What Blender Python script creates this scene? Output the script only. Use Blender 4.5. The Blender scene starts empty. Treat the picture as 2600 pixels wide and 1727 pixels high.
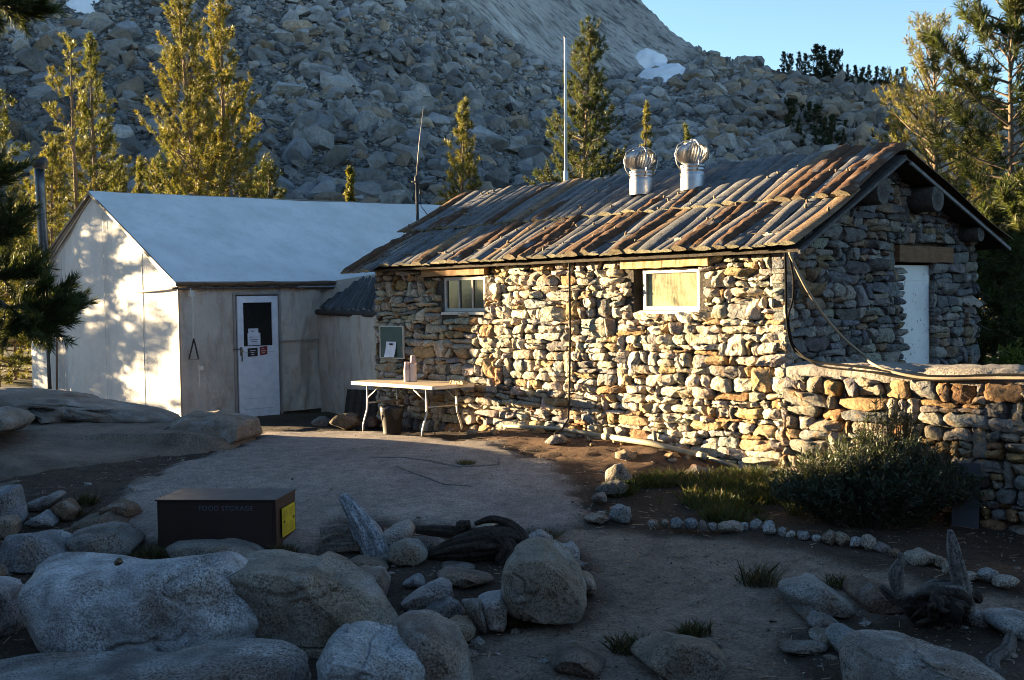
import bpy, bmesh, math, random
import numpy as np
from mathutils import Vector, Matrix
S = bpy.context.scene
COL = S.collection
RA = math.radians
F = 3015.0; CZ = 1.87; PIT = RA(1.966); ROL = RA(1.0)
CAMP = np.array([0, 0, CZ])
DK = 1.1012          # the outlines below were measured on a 2361 px wide view of the photograph
TH = RA(44)
EA = np.array([-math.sin(TH), math.cos(TH), 0.0])   # along the hut's long wall, away from its near corner
EB = np.array([math.cos(TH), math.sin(TH), 0.0])    # into the hut, along its gable
EZ = np.array([0, 0, 1.0])
HO = np.array([2.96, 12.9, 0.0])                    # near corner of the hut
TO = np.array([-5.331, 19.0, -0.02])                # near corner of the tent

def ray(px, py):
    u = (px - 1300) / F; v = (863.5 - py) / F
    a = u * math.cos(ROL) + v * math.sin(ROL); b = -u * math.sin(ROL) + v * math.cos(ROL)
    return np.array([a, math.cos(PIT) + b * math.sin(PIT), -math.sin(PIT) + b * math.cos(PIT)])
def at(px, py, Y):
    d = ray(px, py); return CAMP + d * (Y / d[1])
def dat(x, y, Y): return at(x * DK, y * DK, Y)
def on_plane(px, py, p0, n):
    d = ray(px, py); t = ((p0 - CAMP) @ n) / (d @ n); return CAMP + d * t
def HP(a, b, z): return HO + a * EA + b * EB + np.array([0, 0, z])
def TP(a, b, z): return TO + a * EA + b * EB + np.array([0, 0, z])

# ---------------------------------------------------------------- noise
def vnoise(P, seed=0):
    P = np.asarray(P, float)
    i = np.floor(P).astype(np.int64); f = P - i; f = f * f * (3 - 2 * f)
    def h(a, b, c):
        n = (a * 374761393 + b * 668265263 + c * 1440662683 + seed * 1274126177) & 0xffffffff
        n = ((n ^ (n >> 13)) * 1274126177) & 0xffffffff
        return ((n ^ (n >> 16)) & 0xffff) / 32767.5 - 1
    x, y, z = i[:, 0], i[:, 1], i[:, 2]; fx, fy, fz = f[:, 0], f[:, 1], f[:, 2]
    r = 0
    for dx in (0, 1):
        for dy in (0, 1):
            for dz in (0, 1):
                w = (fx if dx else 1 - fx) * (fy if dy else 1 - fy) * (fz if dz else 1 - fz)
                r = r + w * h(x + dx, y + dy, z + dz)
    return r
def fbm(P, octv=4, seed=0, gain=.5):
    P = np.asarray(P, float); r = 0; a = 1; t = 0
    for o in range(octv):
        r = r + a * vnoise(P * (2 ** o) + o * 17.3, seed + o); t += a; a *= gain
    return r / t
def sstep(a, b, x):
    t = np.clip((np.asarray(x, float) - a) / (b - a), 0, 1); return t * t * (3 - 2 * t)

# ---------------------------------------------------------------- terrain
_gy = [-60, -14, -1.5, 4, 6.5, 8, 9.3, 10.5, 11.2, 13.0, 14.2, 15.6, 18, 22, 40, 60, 2000]
_gzv = [14, 8, .1, -.45, -.62, -.5, -.40, -.33, -.29, -.09, 0, .02, 0, -.05, .35, .9, 1.2]  # unseen hillside behind the camera, added to cut sky light on the foreground
def gz_np(x, y):
    x = np.asarray(x, float); y = np.asarray(y, float)
    z = np.interp(y, _gy, _gzv)
    # the ground drops a little to the right of the hut's corner
    z = z - .06 * sstep(2.5, 5, x) * sstep(8, 10, y) * (1 - sstep(14, 18, y))
    # low litter mound at the foot of the hut's long wall
    a = (x - HO[0]) * EA[0] + (y - HO[1]) * EA[1]; b = (x - HO[0]) * EB[0] + (y - HO[1]) * EB[1]
    z = z + .10 * np.exp(-((b + .15) / .55) ** 2) * sstep(.5, 1.6, a) * (1 - sstep(4.2, 5.8, a))
    # unseen rise added left of the view to shade the foreground
    z = z + (1.75 + .8 * sstep(15.5, 12, y)) * sstep(-8.3, -10.6, x) * (1 - sstep(17.3, 18.7, y)) * sstep(-30, 2, y)
    return z
def gz(x, y): return float(gz_np(np.array([x]), np.array([y]))[0])
def ground_at(px, py):
    d = ray(px, py); t = 3.0; prev = None
    while t < 300:
        p = CAMP + d * t
        if p[2] <= gz(p[0], p[1]): break
        t += .05
    lo, hi = t - .05, t
    for _ in range(12):
        m = (lo + hi) / 2; p = CAMP + d * m
        if p[2] <= gz(p[0], p[1]): hi = m
        else: lo = m
    return CAMP + d * hi
def dg(x, y): return ground_at(x * DK, y * DK)

# ---------------------------------------------------------------- mesh builder
class MB:
    def __init__(s): s.V = []; s.C = []; s.L = []; s.T = []; s.n = 0
    def add(s, V, Fs, tint=(1, 1, 1)):
        V = np.asarray(V, float).reshape(-1, 3)
        C = np.asarray(tint, float)
        if C.ndim == 1: C = np.tile(C, (len(V), 1))
        s.V.append(V); s.C.append(C)
        if isinstance(Fs, np.ndarray):
            s.L.append((Fs + s.n).ravel()); s.T.append(np.full(len(Fs), Fs.shape[1]))
        elif len(Fs):
            s.L.append(np.array([i + s.n for f in Fs for i in f])); s.T.append(np.array([len(f) for f in Fs]))
        s.n += len(V); return s
    def obox(s, p, dx, dy, dz, tint=(1, 1, 1)):
        p, dx, dy, dz = [np.asarray(q, float) for q in (p, dx, dy, dz)]
        V = [p, p + dx, p + dx + dy, p + dy, p + dz, p + dx + dz, p + dx + dy + dz, p + dy + dz]
        Fs = [(0, 3, 2, 1), (4, 5, 6, 7), (0, 1, 5, 4), (1, 2, 6, 5), (2, 3, 7, 6), (3, 0, 4, 7)]
        return s.add(V, Fs, tint)
    def cbox(s, c, hx, hy, hz, tint=(1, 1, 1)):
        c, hx, hy, hz = [np.asarray(q, float) for q in (c, hx, hy, hz)]
        return s.obox(c - hx - hy - hz, 2 * hx, 2 * hy, 2 * hz, tint)
    def tube(s, pts, r, n=8, tint=(1, 1, 1), caps=True, wob=0, seed=0, sq=(1, 1)):
        pts = np.asarray(pts, float); m = len(pts)
        r = np.full(m, r, float) if np.isscalar(r) else np.asarray(r, float)
        tan = np.gradient(pts, axis=0); tan /= np.linalg.norm(tan, axis=1)[:, None] + 1e-9
        ref = np.array([0, 0, 1.0]) if abs(tan[0][2]) < .9 else np.array([0, 1.0, 0])
        V = []; u = np.cross(tan[0], ref); u /= np.linalg.norm(u)
        for i in range(m):
            u = u - tan[i] * (u @ tan[i]); u /= np.linalg.norm(u) + 1e-9
            w = np.cross(tan[i], u)
            an = np.arange(n) / n * 2 * math.pi
            V.append(pts[i] + r[i] * (np.cos(an)[:, None] * u * sq[0] + np.sin(an)[:, None] * w * sq[1]))
        V = np.concatenate(V)
        if wob:
            cen = np.repeat(pts, n, axis=0)
            V = cen + (V - cen) * (1 + wob * fbm(V / (np.mean(r) * 2.2 + 1e-6), 3, seed))[:, None]
        i, j = np.meshgrid(np.arange(m - 1), np.arange(n), indexing='ij')
        a = (i * n + j).ravel(); b = (i * n + (j + 1) % n).ravel()
        Fq = np.stack([a, b, b + n, a + n], 1)
        C = np.asarray(tint, float)
        if C.ndim == 2 and len(C) == m: C = np.repeat(C, n, axis=0)
        k0 = s.n
        s.add(V, Fq, C)
        if caps:
            s.L.append(np.arange(n)[::-1] + k0); s.T.append(np.array([n]))
            s.L.append(np.arange(n) + k0 + (m - 1) * n); s.T.append(np.array([n]))
        return s
    def lathe(s, c, prof, n=24, axis=None, tint=(1, 1, 1)):
        c = np.asarray(c, float); m = len(prof); an = np.arange(n) / n * 2 * math.pi
        V = np.concatenate([np.stack([r * np.cos(an), r * np.sin(an), np.full(n, z)], 1) for r, z in prof])
        if axis is not None:
            q = Vector((0, 0, 1)).rotation_difference(Vector(axis)).to_matrix(); V = V @ np.array(q).T
        i, j = np.meshgrid(np.arange(m - 1), np.arange(n), indexing='ij')
        a = (i * n + j).ravel(); b = (i * n + (j + 1) % n).ravel()
        return s.add(V + c, np.stack([a, b, b + n, a + n], 1), tint)
    def grid(s, P, tint=(1, 1, 1)):
        P = np.asarray(P, float); m, n = P.shape[:2]
        i, j = np.meshgrid(np.arange(m - 1), np.arange(n - 1), indexing='ij')
        a = (i * n + j).ravel()
        return s.add(P.reshape(-1, 3), np.stack([a, a + 1, a + n + 1, a + n], 1),
                     np.asarray(tint).reshape(-1, 3) if np.ndim(tint) == 3 else tint)
    def build(s, name, mat, parent=None, smooth=False, origin=None, sharp=None):
        V = np.concatenate(s.V); C = np.concatenate(s.C)
        L = np.concatenate(s.L).astype(np.int32); T = np.concatenate(s.T).astype(np.int32)
        if parent is not None:
            o_ = np.array(world_loc(parent))
        else:
            o_ = np.zeros(3) if origin is None else np.asarray(origin, float)
        V = V - o_
        me = bpy.data.meshes.new(name)
        me.vertices.add(len(V)); me.vertices.foreach_set('co', V.astype(np.float32).ravel())
        me.loops.add(len(L)); me.loops.foreach_set('vertex_index', L)
        me.polygons.add(len(T))
        me.polygons.foreach_set('loop_start', np.concatenate([[0], np.cumsum(T)[:-1]]).astype(np.int32))
        me.polygons.foreach_set('loop_total', T)
        me.update(calc_edges=True)
        at_ = me.color_attributes.new('tint', 'FLOAT_COLOR', 'POINT')
        at_.data.foreach_set('color', np.concatenate([C, np.ones((len(C), 1))], 1).astype(np.float32).ravel())
        me.polygons.foreach_set('use_smooth', np.full(len(T), bool(smooth)))
        if sharp: me.set_sharp_from_angle(angle=RA(sharp))
        me.materials.append(mat)
        o = bpy.data.objects.new(name, me); COL.objects.link(o)
        if parent is not None: o.parent = parent
        else: o.location = o_
        return o
def world_loc(o):
    l = Vector(o.location)
    while o.parent is not None:
        o = o.parent; l = l + Vector(o.location)
    return l
def tag(o, label=None, cat=None, group=None, kind=None):
    if label: o['label'] = label
    if cat: o['category'] = cat
    if group: o['group'] = group
    if kind: o['kind'] = kind
    return o
def empty(name, loc, label, cat, group=None):
    o = bpy.data.objects.new(name, None); COL.objects.link(o); o.location = Vector(loc)
    o.empty_display_size = .2
    return tag(o, label, cat, group)
def copy_tree(o, parent=None):
    c = o.copy(); COL.objects.link(c)
    if parent is not None: c.parent = parent
    for ch in list(o.children): copy_tree(ch, c)
    return c
def structure(o): o['kind'] = 'structure'; return o

# ---------------------------------------------------------------- materials
def new_mat(name):
    m = bpy.data.materials.new(name); m.use_nodes = True
    nt = m.node_tree; nt.nodes.clear()
    out = nt.nodes.new('ShaderNodeOutputMaterial'); b = nt.nodes.new('ShaderNodeBsdfPrincipled')
    nt.links.new(b.outputs[0], out.inputs[0])
    return m, nt, b, out
class NG:
    def __init__(s, nt): s.nt = nt
    def n(s, t, **kw):
        nd = s.nt.nodes.new('ShaderNode' + t)
        for k, v in kw.items(): setattr(nd, k, v)
        return nd
    def l(s, a, b): s.nt.links.new(a, b)
    def tint(s): return s.n('Attribute', attribute_name='tint').outputs['Color']
    def co(s, which='Object', scale=None):
        c = s.n('TexCoord').outputs[which]
        if scale is None: return c
        mp = s.n('Mapping'); mp.inputs['Scale'].default_value = scale; s.l(c, mp.inputs[0]); return mp.outputs[0]
    def noise(s, co, sc, det=4, rough=.55, dist=0):
        t = s.n('TexNoise'); s.l(co, t.inputs['Vector']); t.inputs['Scale'].default_value = sc
        t.inputs['Detail'].default_value = det; t.inputs['Roughness'].default_value = rough
        t.inputs['Distortion'].default_value = dist
        return t.outputs['Fac']
    def vor(s, co, sc, feat='F1', out='Distance'):
        t = s.n('TexVoronoi', feature=feat); s.l(co, t.inputs['Vector']); t.inputs['Scale'].default_value = sc
        return t.outputs[out]
    def ramp(s, fac, *stops):
        r = s.n('ValToRGB'); e = r.color_ramp.elements
        while len(e) < len(stops): e.new(.5)
        for k, (p, c) in enumerate(stops):
            e[k].position = p; e[k].color = (c, c, c, 1) if np.isscalar(c) else (*c, 1)
        s.l(fac, r.inputs[0]); return r.outputs[0]
    def mix(s, a, b, fac=1.0, mode='MULTIPLY'):
        m = s.n('Mix', data_type='RGBA', blend_type=mode)
        for v, i in ((a, 6), (b, 7)):
            if isinstance(v, tuple): m.inputs[i].default_value = (*v, 1)
            else: s.l(v, m.inputs[i])
        if isinstance(fac, (int, float)): m.inputs[0].default_value = fac
        else: s.l(fac, m.inputs[0])
        return m.outputs[2]
    def bump(s, h, st, dist=.02, nrm=None):
        b = s.n('Bump'); b.inputs['Strength'].default_value = st; b.inputs['Distance'].default_value = dist
        s.l(h, b.inputs['Height'])
        if nrm is not None: s.l(nrm, b.inputs['Normal'])
        return b.outputs[0]
def rock_mat(name, speck=0.0, speck_sc=70, mott=.5, mott_sc=4, bump=.5, bsc=18, bdist=.02, rough=.9, lichen=0.0, stain=None):
    m, nt, b, out = new_mat(name); g = NG(nt); co = g.co()
    c = g.tint()
    n1 = g.noise(co, mott_sc, 6, .6)
    c = g.mix(c, g.ramp(n1, (.3, 1 - mott), (.7, 1 + 0.0)), 1.0)
    if stain:
        n3 = g.noise(co, mott_sc * .45, 5, .65)
        c = g.mix(c, stain, g.ramp(n3, (.52, 0.0), (.66, .75)), 'MIX')
    if speck:
        n2 = g.noise(co, speck_sc, 3, .7)
        pk = g.ramp(g.noise(co, mott_sc * .7, 4, .6), (.36, .25), (.62, 1.0))
        c = g.mix(c, g.ramp(n2, (.40, 1 - speck), (.5, 1.0), (.62, 1 + .55 * speck)), pk)
        v = g.noise(co, speck_sc * 2.1, 2, .6)
        c = g.mix(c, g.ramp(v, (.36, 1 - speck * .8), (.46, 1.0)), 1.0)
    if lichen:
        lv = g.noise(co, 9, 5, .7)
        c = g.mix(c, (.03, .03, .028), g.ramp(lv, (.6, 0.0), (.68, lichen)), 'MIX')
    g.l(c, b.inputs['Base Color'])
    h = g.noise(co, bsc, 8, .65); nb = g.bump(h, bump, bdist)
    h2 = g.noise(co, bsc * 6, 4, .6); nb = g.bump(h2, bump * .6, bdist * .25, nb)
    g.l(nb, b.inputs['Normal']); b.inputs['Roughness'].default_value = rough
    b.inputs['Specular IOR Level'].default_value = .25
    return m
def plain_mat(name, col=None, rough=.6, metal=0.0, mott=.25, msc=6, bump=.1, bsc=30, bdist=.005, spec=.4, grain=None):
    """colour (or the tint attribute) with uneven wear and a fine bump; grain = stretched coordinates"""
    m, nt, b, out = new_mat(name); g = NG(nt); co = g.co(scale=grain) if grain else g.co()
    n1 = g.noise(co, msc, 6, .6)
    base = g.tint() if col is None else col
    c = g.mix(base, g.ramp(n1, (.3, 1 - mott), (.7, 1.0)), 1.0)
    g.l(c, b.inputs['Base Color'])
    g.l(g.ramp(n1, (.3, min(1, rough + .12)), (.7, rough)), b.inputs['Roughness'])
    b.inputs['Metallic'].default_value = metal; b.inputs['Specular IOR Level'].default_value = spec
    if bump: g.l(g.bump(g.noise(co, bsc, 5, .6), bump, bdist), b.inputs['Normal'])
    return m
def leaf_mat(name, trans=.35, rough=.55):
    m, nt, b, out = new_mat(name); g = NG(nt)
    c = g.tint(); g.l(c, b.inputs['Base Color']); b.inputs['Roughness'].default_value = rough
    b.inputs['Specular IOR Level'].default_value = .3
    t = g.n('BsdfTranslucent'); g.l(g.mix(c, (1.3, 1.25, .6), 1.0), t.inputs[0])
    mx = g.n('MixShader'); mx.inputs[0].default_value = trans
    g.l(b.outputs[0], mx.inputs[1]); g.l(t.outputs[0], mx.inputs[2]); g.l(mx.outputs[0], out.inputs[0])
    return m
M = {}
M['wallstone'] = rock_mat('wall_stone', speck=.45, speck_sc=48, mott=.45, mott_sc=13, bump=1.0, bsc=20, bdist=.05, lichen=.5, stain=(.36, .22, .10))
M['gablestone'] = rock_mat('gable_stone', speck=.45, speck_sc=48, mott=.5, mott_sc=12, bump=1.0, bsc=18, bdist=.045, lichen=.3)
M['granite'] = rock_mat('speckled_granite', speck=.72, speck_sc=60, mott=.6, mott_sc=3.2, bump=.9, bsc=11, bdist=.04, stain=(.13, .085, .055))
M['slabgranite'] = rock_mat('weathered_granite', speck=.45, speck_sc=60, mott=.55, mott_sc=2.2, bump=1.0, bsc=7, bdist=.06, lichen=.35)
M['talus'] = rock_mat('talus_rock', speck=.25, speck_sc=3, mott=.5, mott_sc=.45, bump=.8, bsc=1.6, bdist=.25)
M['bark'] = plain_mat('bark', None, .9, 0, .6, 12, .8, 20, .02, .2)
M['leaf'] = leaf_mat('pine_needles')
M['willow'] = leaf_mat('willow_leaves', .2, .42)
M['grass'] = leaf_mat('grass_blades', .3)
M['metal'] = plain_mat('galvanised_metal', (.55, .55, .55), .40, 1.0, .35, 9, .08, 40)
M['dullmetal'] = plain_mat('stove_pipe_metal', (.10, .105, .115), .32, 1.0, .4, 7, .08, 30)
M['painted'] = plain_mat('white_paint', (.74, .74, .74), .5, 0, .18, 3, .06, 25)
M['black'] = plain_mat('black_plastic', (.012, .012, .012), .35, 0, .3, 8, .05, 30)
M['rubber'] = plain_mat('dull_rubber', None, .85, 0, .2, 8, .05, 40, .003, .08)
M['tinted'] = plain_mat('mixed_paint', None, .55, 0, .2, 8, .08, 40)
# ================================================================ ground sheet
def pip(px, py, poly):
    poly = np.asarray(poly, float); ins = np.zeros(len(px), bool); d = np.full(len(px), 1e9)
    x1, y1 = poly[:, 0], poly[:, 1]; x2, y2 = np.roll(x1, -1), np.roll(y1, -1)
    for a, b, c, e in zip(x1, y1, x2, y2):
        cond = ((b > py) != (e > py))
        with np.errstate(divide='ignore', invalid='ignore'):
            xi = (c - a) * (py - b) / (e - b + 1e-12) + a
        ins ^= cond & (px < xi)
        t = np.clip(((px - a) * (c - a) + (py - b) * (e - b)) / ((c - a) ** 2 + (e - b) ** 2 + 1e-12), 0, 1)
        d = np.minimum(d, np.hypot(px - (a + t * (c - a)), py - (b + t * (e - b))))
    return np.where(ins, d, -d)      # signed distance, positive inside
def gpoly(pts): return np.array([dg(x, y)[:2] for x, y in pts])
P_SLAB = gpoly([(560, 1030), (600, 1000), (860, 995), (1000, 1015), (1130, 1022), (1200, 1050), (1300, 1100), (1335, 1150), (1335, 1195), (1310, 1218),
                (1200, 1222), (950, 1200), (780, 1195), (720, 1260), (380, 1262), (250, 1200), (330, 1110)])
P_PATH = gpoly([(1310, 1218), (1440, 1222), (1700, 1245), (1900, 1285), (2100, 1330), (2361, 1390), (2420, 1430), (2000, 1410), (1830, 1440), (1760, 1500), (1780, 1600),
                (1000, 1610), (1120, 1470), (1350, 1420), (1390, 1330), (1300, 1240)])
P_DUFF = gpoly([(1080, 985), (1300, 985), (1600, 1040), (1800, 1085), (1700, 1110), (1420, 1110), (1330, 1095), (1210, 1040), (1120, 1012)])
P_DUFF2 = gpoly([(2100, 1290), (2400, 1290), (2400, 1330), (2240, 1330)])
xs = np.concatenate([-np.geomspace(900, 9.3, 26), np.arange(-9.2, 7.6, .075), np.geomspace(7.7, 900, 26)])
ys = np.concatenate([-np.geomspace(600, 1, 12), np.arange(0, 5.5, .5), np.arange(5.6, 19.5, .07), np.arange(19.6, 46, .6), np.geomspace(47, 1500, 24)])
X, Y = np.meshgrid(xs, ys)
fx, fy = X.ravel(), Y.ravel()
Z = gz_np(fx, fy)
P3 = np.stack([fx, fy, np.zeros_like(fx)], 1)
near = np.exp(-(np.maximum(np.hypot(fx, fy) - 22, 0) / 10) ** 2)
nz = fbm(P3 * 1.1, 5, 3); n2 = fbm(P3 * 5, 3, 8)
wob = .18 * fbm(P3 * 2.3, 4, 21) + .12 * fbm(P3 * 7, 3, 22)
s_slab = sstep(-.12, .12, pip(fx, fy, P_SLAB) + wob)
s_path = sstep(-.2, .2, pip(fx, fy, P_PATH) + wob) * (1 - s_slab)
s_duff = np.maximum(sstep(-.25, .25, pip(fx, fy, P_DUFF) + wob), sstep(-.2, .3, pip(fx, fy, P_DUFF2) + wob)) * (1 - s_slab)
rough = .06 * (1 - .75 * s_slab - .35 * s_path * (1 - s_slab))
Z = Z + near * (nz * rough + n2 * rough * .35) + .5 * (1 - near) * fbm(P3 * .08, 4, 5)
# a shallow step where the slab ends
Z = Z + .035 * s_slab - .01
soil = np.array([.058, .043, .032]); slabc = np.array([.275, .24, .215]); pathc = np.array([.215, .17, .135]); duffc = np.array([.118, .070, .043])
C = np.tile(soil, (len(fx), 1)) * (1 + .35 * nz)[:, None]
far = sstep(18.5, 22, fy)[:, None]
C = C * (1 - far) + far * np.array([.11, .10, .06])
for w, c in ((s_path, pathc), (s_duff, duffc), (s_slab, slabc)):
    C = C * (1 - w[:, None]) + w[:, None] * c * (1 + .34 * nz + .16 * n2)[:, None]
mb = MB(); mb.grid(np.stack([fx, fy, Z], 1).reshape(len(ys), len(xs), 3), C.reshape(len(ys), len(xs), 3))
m, nt, b, out = new_mat('ground_soil_and_rock'); g = NG(nt); co = g.co(); t = g.tint()
n1 = g.noise(co, 45, 5, .75); c = g.mix(t, g.ramp(n1, (.36, .45), (.52, 1.0), (.68, 1.35)), 1.0)
n3 = g.noise(co, 7, 6, .7); c = g.mix(c, g.ramp(n3, (.35, .7), (.65, 1.12)), 1.0)
g.l(c, b.inputs['Base Color']); b.inputs['Roughness'].default_value = .95; b.inputs['Specular IOR Level'].default_value = .15
nb = g.bump(g.noise(co, 30, 8, .7), .8, .03); g.l(g.bump(g.noise(co, 130, 4, .7), .6, .008, nb), b.inputs['Normal'])
M['ground'] = m
ground = structure(mb.build('ground', m, smooth=True))
_gx, _gyy, _GZ = xs, ys, Z.reshape(len(ys), len(xs))
def gtop(x, y):
    """height of the finished ground sheet"""
    i = int(np.clip(np.searchsorted(_gx, x) - 1, 0, len(_gx) - 2)); j = int(np.clip(np.searchsorted(_gyy, y) - 1, 0, len(_gyy) - 2))
    u = (x - _gx[i]) / (_gx[i + 1] - _gx[i]); v = (y - _gyy[j]) / (_gyy[j + 1] - _gyy[j])
    q = _GZ
    return float((q[j, i] * (1 - u) + q[j, i + 1] * u) * (1 - v) + (q[j + 1, i] * (1 - u) + q[j + 1, i + 1] * u) * v)

# ================================================================ mountain
_mp = [-3000, -2200, -1200, -500, 0, 600, 1000, 1145, 1320, 1410, 1520, 1619, 1718, 1806, 1894, 1982, 2268, 2600, 3200, 4600]
_es = [.0, .03, .10, .34, .42, .42, .42, .41, .38, .345, .295, .252, .2205, .2043, .1955, .187, .1745, .15, .11, .03]
_eb = [.0, .03, .10, .30, .36, .33, .28, .253, .212, .193, .182, .184, .192, .1985, .1955, .187, .1745, .15, .11, .03]
_mu = (np.array(_mp) - 1300) / F
YB = 140.0; Y0 = 47.0
def mount_h(u, y):
    u = np.asarray(u, float); y = np.asarray(y, float)
    es = np.interp(u, _mu, _es); eb = np.minimum(np.interp(u, _mu, _eb), es)
    hb = CZ + eb * YB
    t = np.clip((y - Y0) / (YB - Y0), 0, 1)
    h = .4 + (hb - .4) * (t ** 1.12)
    kk = 1.25
    ysk = (YB * (kk - eb)) / (kk - es)
    up = np.clip(y, YB, None)
    h = np.where(y > YB, hb + kk * (np.minimum(up, ysk) - YB), h)
    h = np.where(y > ysk, CZ + es * ysk - .25 * (y - ysk) - .002 * (y - ysk) ** 2, h)
    h = np.where(y < Y0, -1.5 + (y - Y0) * .2 + 1.9 * sstep(Y0 - 6, Y0, y), h)
    return h
mus = np.concatenate([np.linspace(-1.42, -.5, 40), np.linspace(-.49, .5, 320), np.linspace(.51, 1.09, 40)])
mys = np.concatenate([np.linspace(40, 140, 110), np.linspace(141, 200, 80), np.linspace(203, 330, 25)])
U, YY = np.meshgrid(mus, mys); hu, hy = U.ravel(), YY.ravel()
hz = mount_h(hu, hy); hx = hu * hy
Q = np.stack([hx, hy, hz], 1)
cliff = (hy > YB) * sstep(.0, .02, np.interp(hu, _mu, np.array(_es) - np.array(_eb))) * sstep(-.42, -.28, hu)
am = np.where(hy > YB, .7, .9)
amp = am * sstep(40, 60, hy)
rid = fbm(Q * np.array([.11, .03, .03]) + np.stack([hz * .10, 0 * hz, 0 * hz], 1), 4, 31)
dz = amp * fbm(Q * .16, 5, 11) * (1 - .3 * cliff) + cliff * 1.6 * rid
fade = 1 - .8 * np.exp(-((hy - np.interp(hu, _mu, _es) * 0 - YB) / 1.5) ** 2)
hz2 = hz + dz * fade
veg = sstep(.15, .3, hu) * sstep(0, .5, fbm(Q * .09, 3, 41))
colr = np.tile(np.array([.20, .20, .195]), (len(hu), 1)) * (1 + .25 * fbm(Q * .3, 4, 12))[:, None]
cl = np.array([.50, .49, .475]) * (1 + .35 * fbm(Q * np.array([.5, .1, .1]) + np.stack([hz * .35, 0 * hz, 0 * hz], 1), 5, 77))[:, None]
dark = .19 * (1 + .3 * fbm(Q * .5, 3, 4))[:, None] * np.array([1, .95, .85])
tal = (1 - cliff)[:, None]
colr = colr * tal * .75 + cl * cliff[:, None] + 0 * dark
colr = colr * (1 - .6 * veg[:, None] * tal) + .6 * veg[:, None] * tal * np.array([.13, .095, .06])
mb = MB(); mb.grid(np.stack([hx, hy, hz2], 1).reshape(len(mys), len(mus), 3), colr.reshape(len(mys), len(mus), 3))
m, nt, b, out = new_mat('mountain_rock'); g = NG(nt); co = g.co(); t = g.tint()
mp = g.n('Mapping'); mp.vector_type = 'TEXTURE'; mp.inputs['Scale'].default_value = (6.5, 3, .8); mp.inputs['Rotation'].default_value = (0, RA(48), 0); g.l(co, mp.inputs[0])
n1 = g.noise(mp.outputs[0], .9, 8, .7); c = g.mix(t, g.ramp(n1, (.36, .42), (.47, 1.0), (.7, 1.3)), 1.0)
wp = g.n('VectorMath', operation='ADD'); nz3 = g.n('TexNoise'); g.l(co, nz3.inputs['Vector']); nz3.inputs['Scale'].default_value = 1.1; nz3.inputs['Detail'].default_value = 4
sc3 = g.n('VectorMath', operation='SCALE'); g.l(nz3.outputs['Color'], sc3.inputs[0]); sc3.inputs['Scale'].default_value = .7; g.l(co, wp.inputs[0]); g.l(sc3.outputs[0], wp.inputs[1]); cw_ = wp.outputs[0]
isc = g.n('Attribute', attribute_name='tint').outputs['Alpha']
cobble = g.mix(g.ramp(g.vor(cw_, 2.2, 'DISTANCE_TO_EDGE'), (.0, .22), (.10, 1.0)), g.ramp(g.vor(cw_, 2.2, 'F1', 'Color'), (.0, .55), (1.0, 2.1)), 1.0)
cr2 = g.ramp(g.noise(mp.outputs[0], 3.4, 7, .72, .6), (.40, .35), (.47, 1.0), (.7, 1.2)); c = g.mix(c, g.mix(g.mix((1.0, 1.0, 1.0), cr2, 1.0), cobble, isc, 'MIX'), 1.0)
g.l(c, b.inputs['Base Color']); b.inputs['Roughness'].default_value = .95; b.inputs['Specular IOR Level'].default_value = .15
nb = g.bump(n1, 1.0, 1.6); g.l(g.bump(g.vor(cw_, 2.2, 'DISTANCE_TO_EDGE'), .6, .35, nb), b.inputs['Normal'])
M['mountain'] = m
_mo = structure(mb.build('mountain', m, smooth=True))
_al = np.concatenate([colr, (1 - cliff)[:, None] * (hy < 400)[:, None]], 1)
_mo.data.color_attributes['tint'].data.foreach_set('color', _al.astype(np.float32).ravel())
def mount_at(px, py):
    d = ray(px, py); u = d[0] / d[1]; y = np.arange(42, 320, .25)
    z = CZ + d[2] / d[1] * y
    k = np.argmax(mount_h(np.full_like(y, u), y) >= z)
    if mount_h(np.array([u]), np.array([y[k]]))[0] < z[k]: k = int(np.argmin(z - mount_h(np.full_like(y, u), y)))
    return np.array([u * y[k], y[k], z[k]])
# ---------------------------------------------------------------- talus
rng = np.random.default_rng(5)
def hull_rock(seed, n=15, sq=(1, .8, .6)):
    r = random.Random(seed); bm = bmesh.new()
    for _ in range(n):
        v = Vector((r.gauss(0, 1), r.gauss(0, 1), r.gauss(0, 1))).normalized() * r.uniform(.75, 1.0)
        bm.verts.new((v.x * sq[0], v.y * sq[1], v.z * sq[2]))
    res = bmesh.ops.convex_hull(bm, input=bm.verts)
    bmesh.ops.delete(bm, geom=[v for v in bm.verts if not v.link_faces], context='VERTS')
    bmesh.ops.triangulate(bm, faces=bm.faces)
    bm.verts.index_update()
    V = np.array([v.co[:] for v in bm.verts]); T = np.array([[v.index for v in f.verts] for f in bm.faces]); bm.free()
    return V, T
PROTO = [hull_rock(100 + k, random.Random(k).choice((11, 13, 16, 20)), (1, random.Random(k + 9).uniform(.6, .95), random.Random(k + 5).uniform(.4, .75))) for k in range(26)]
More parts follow.
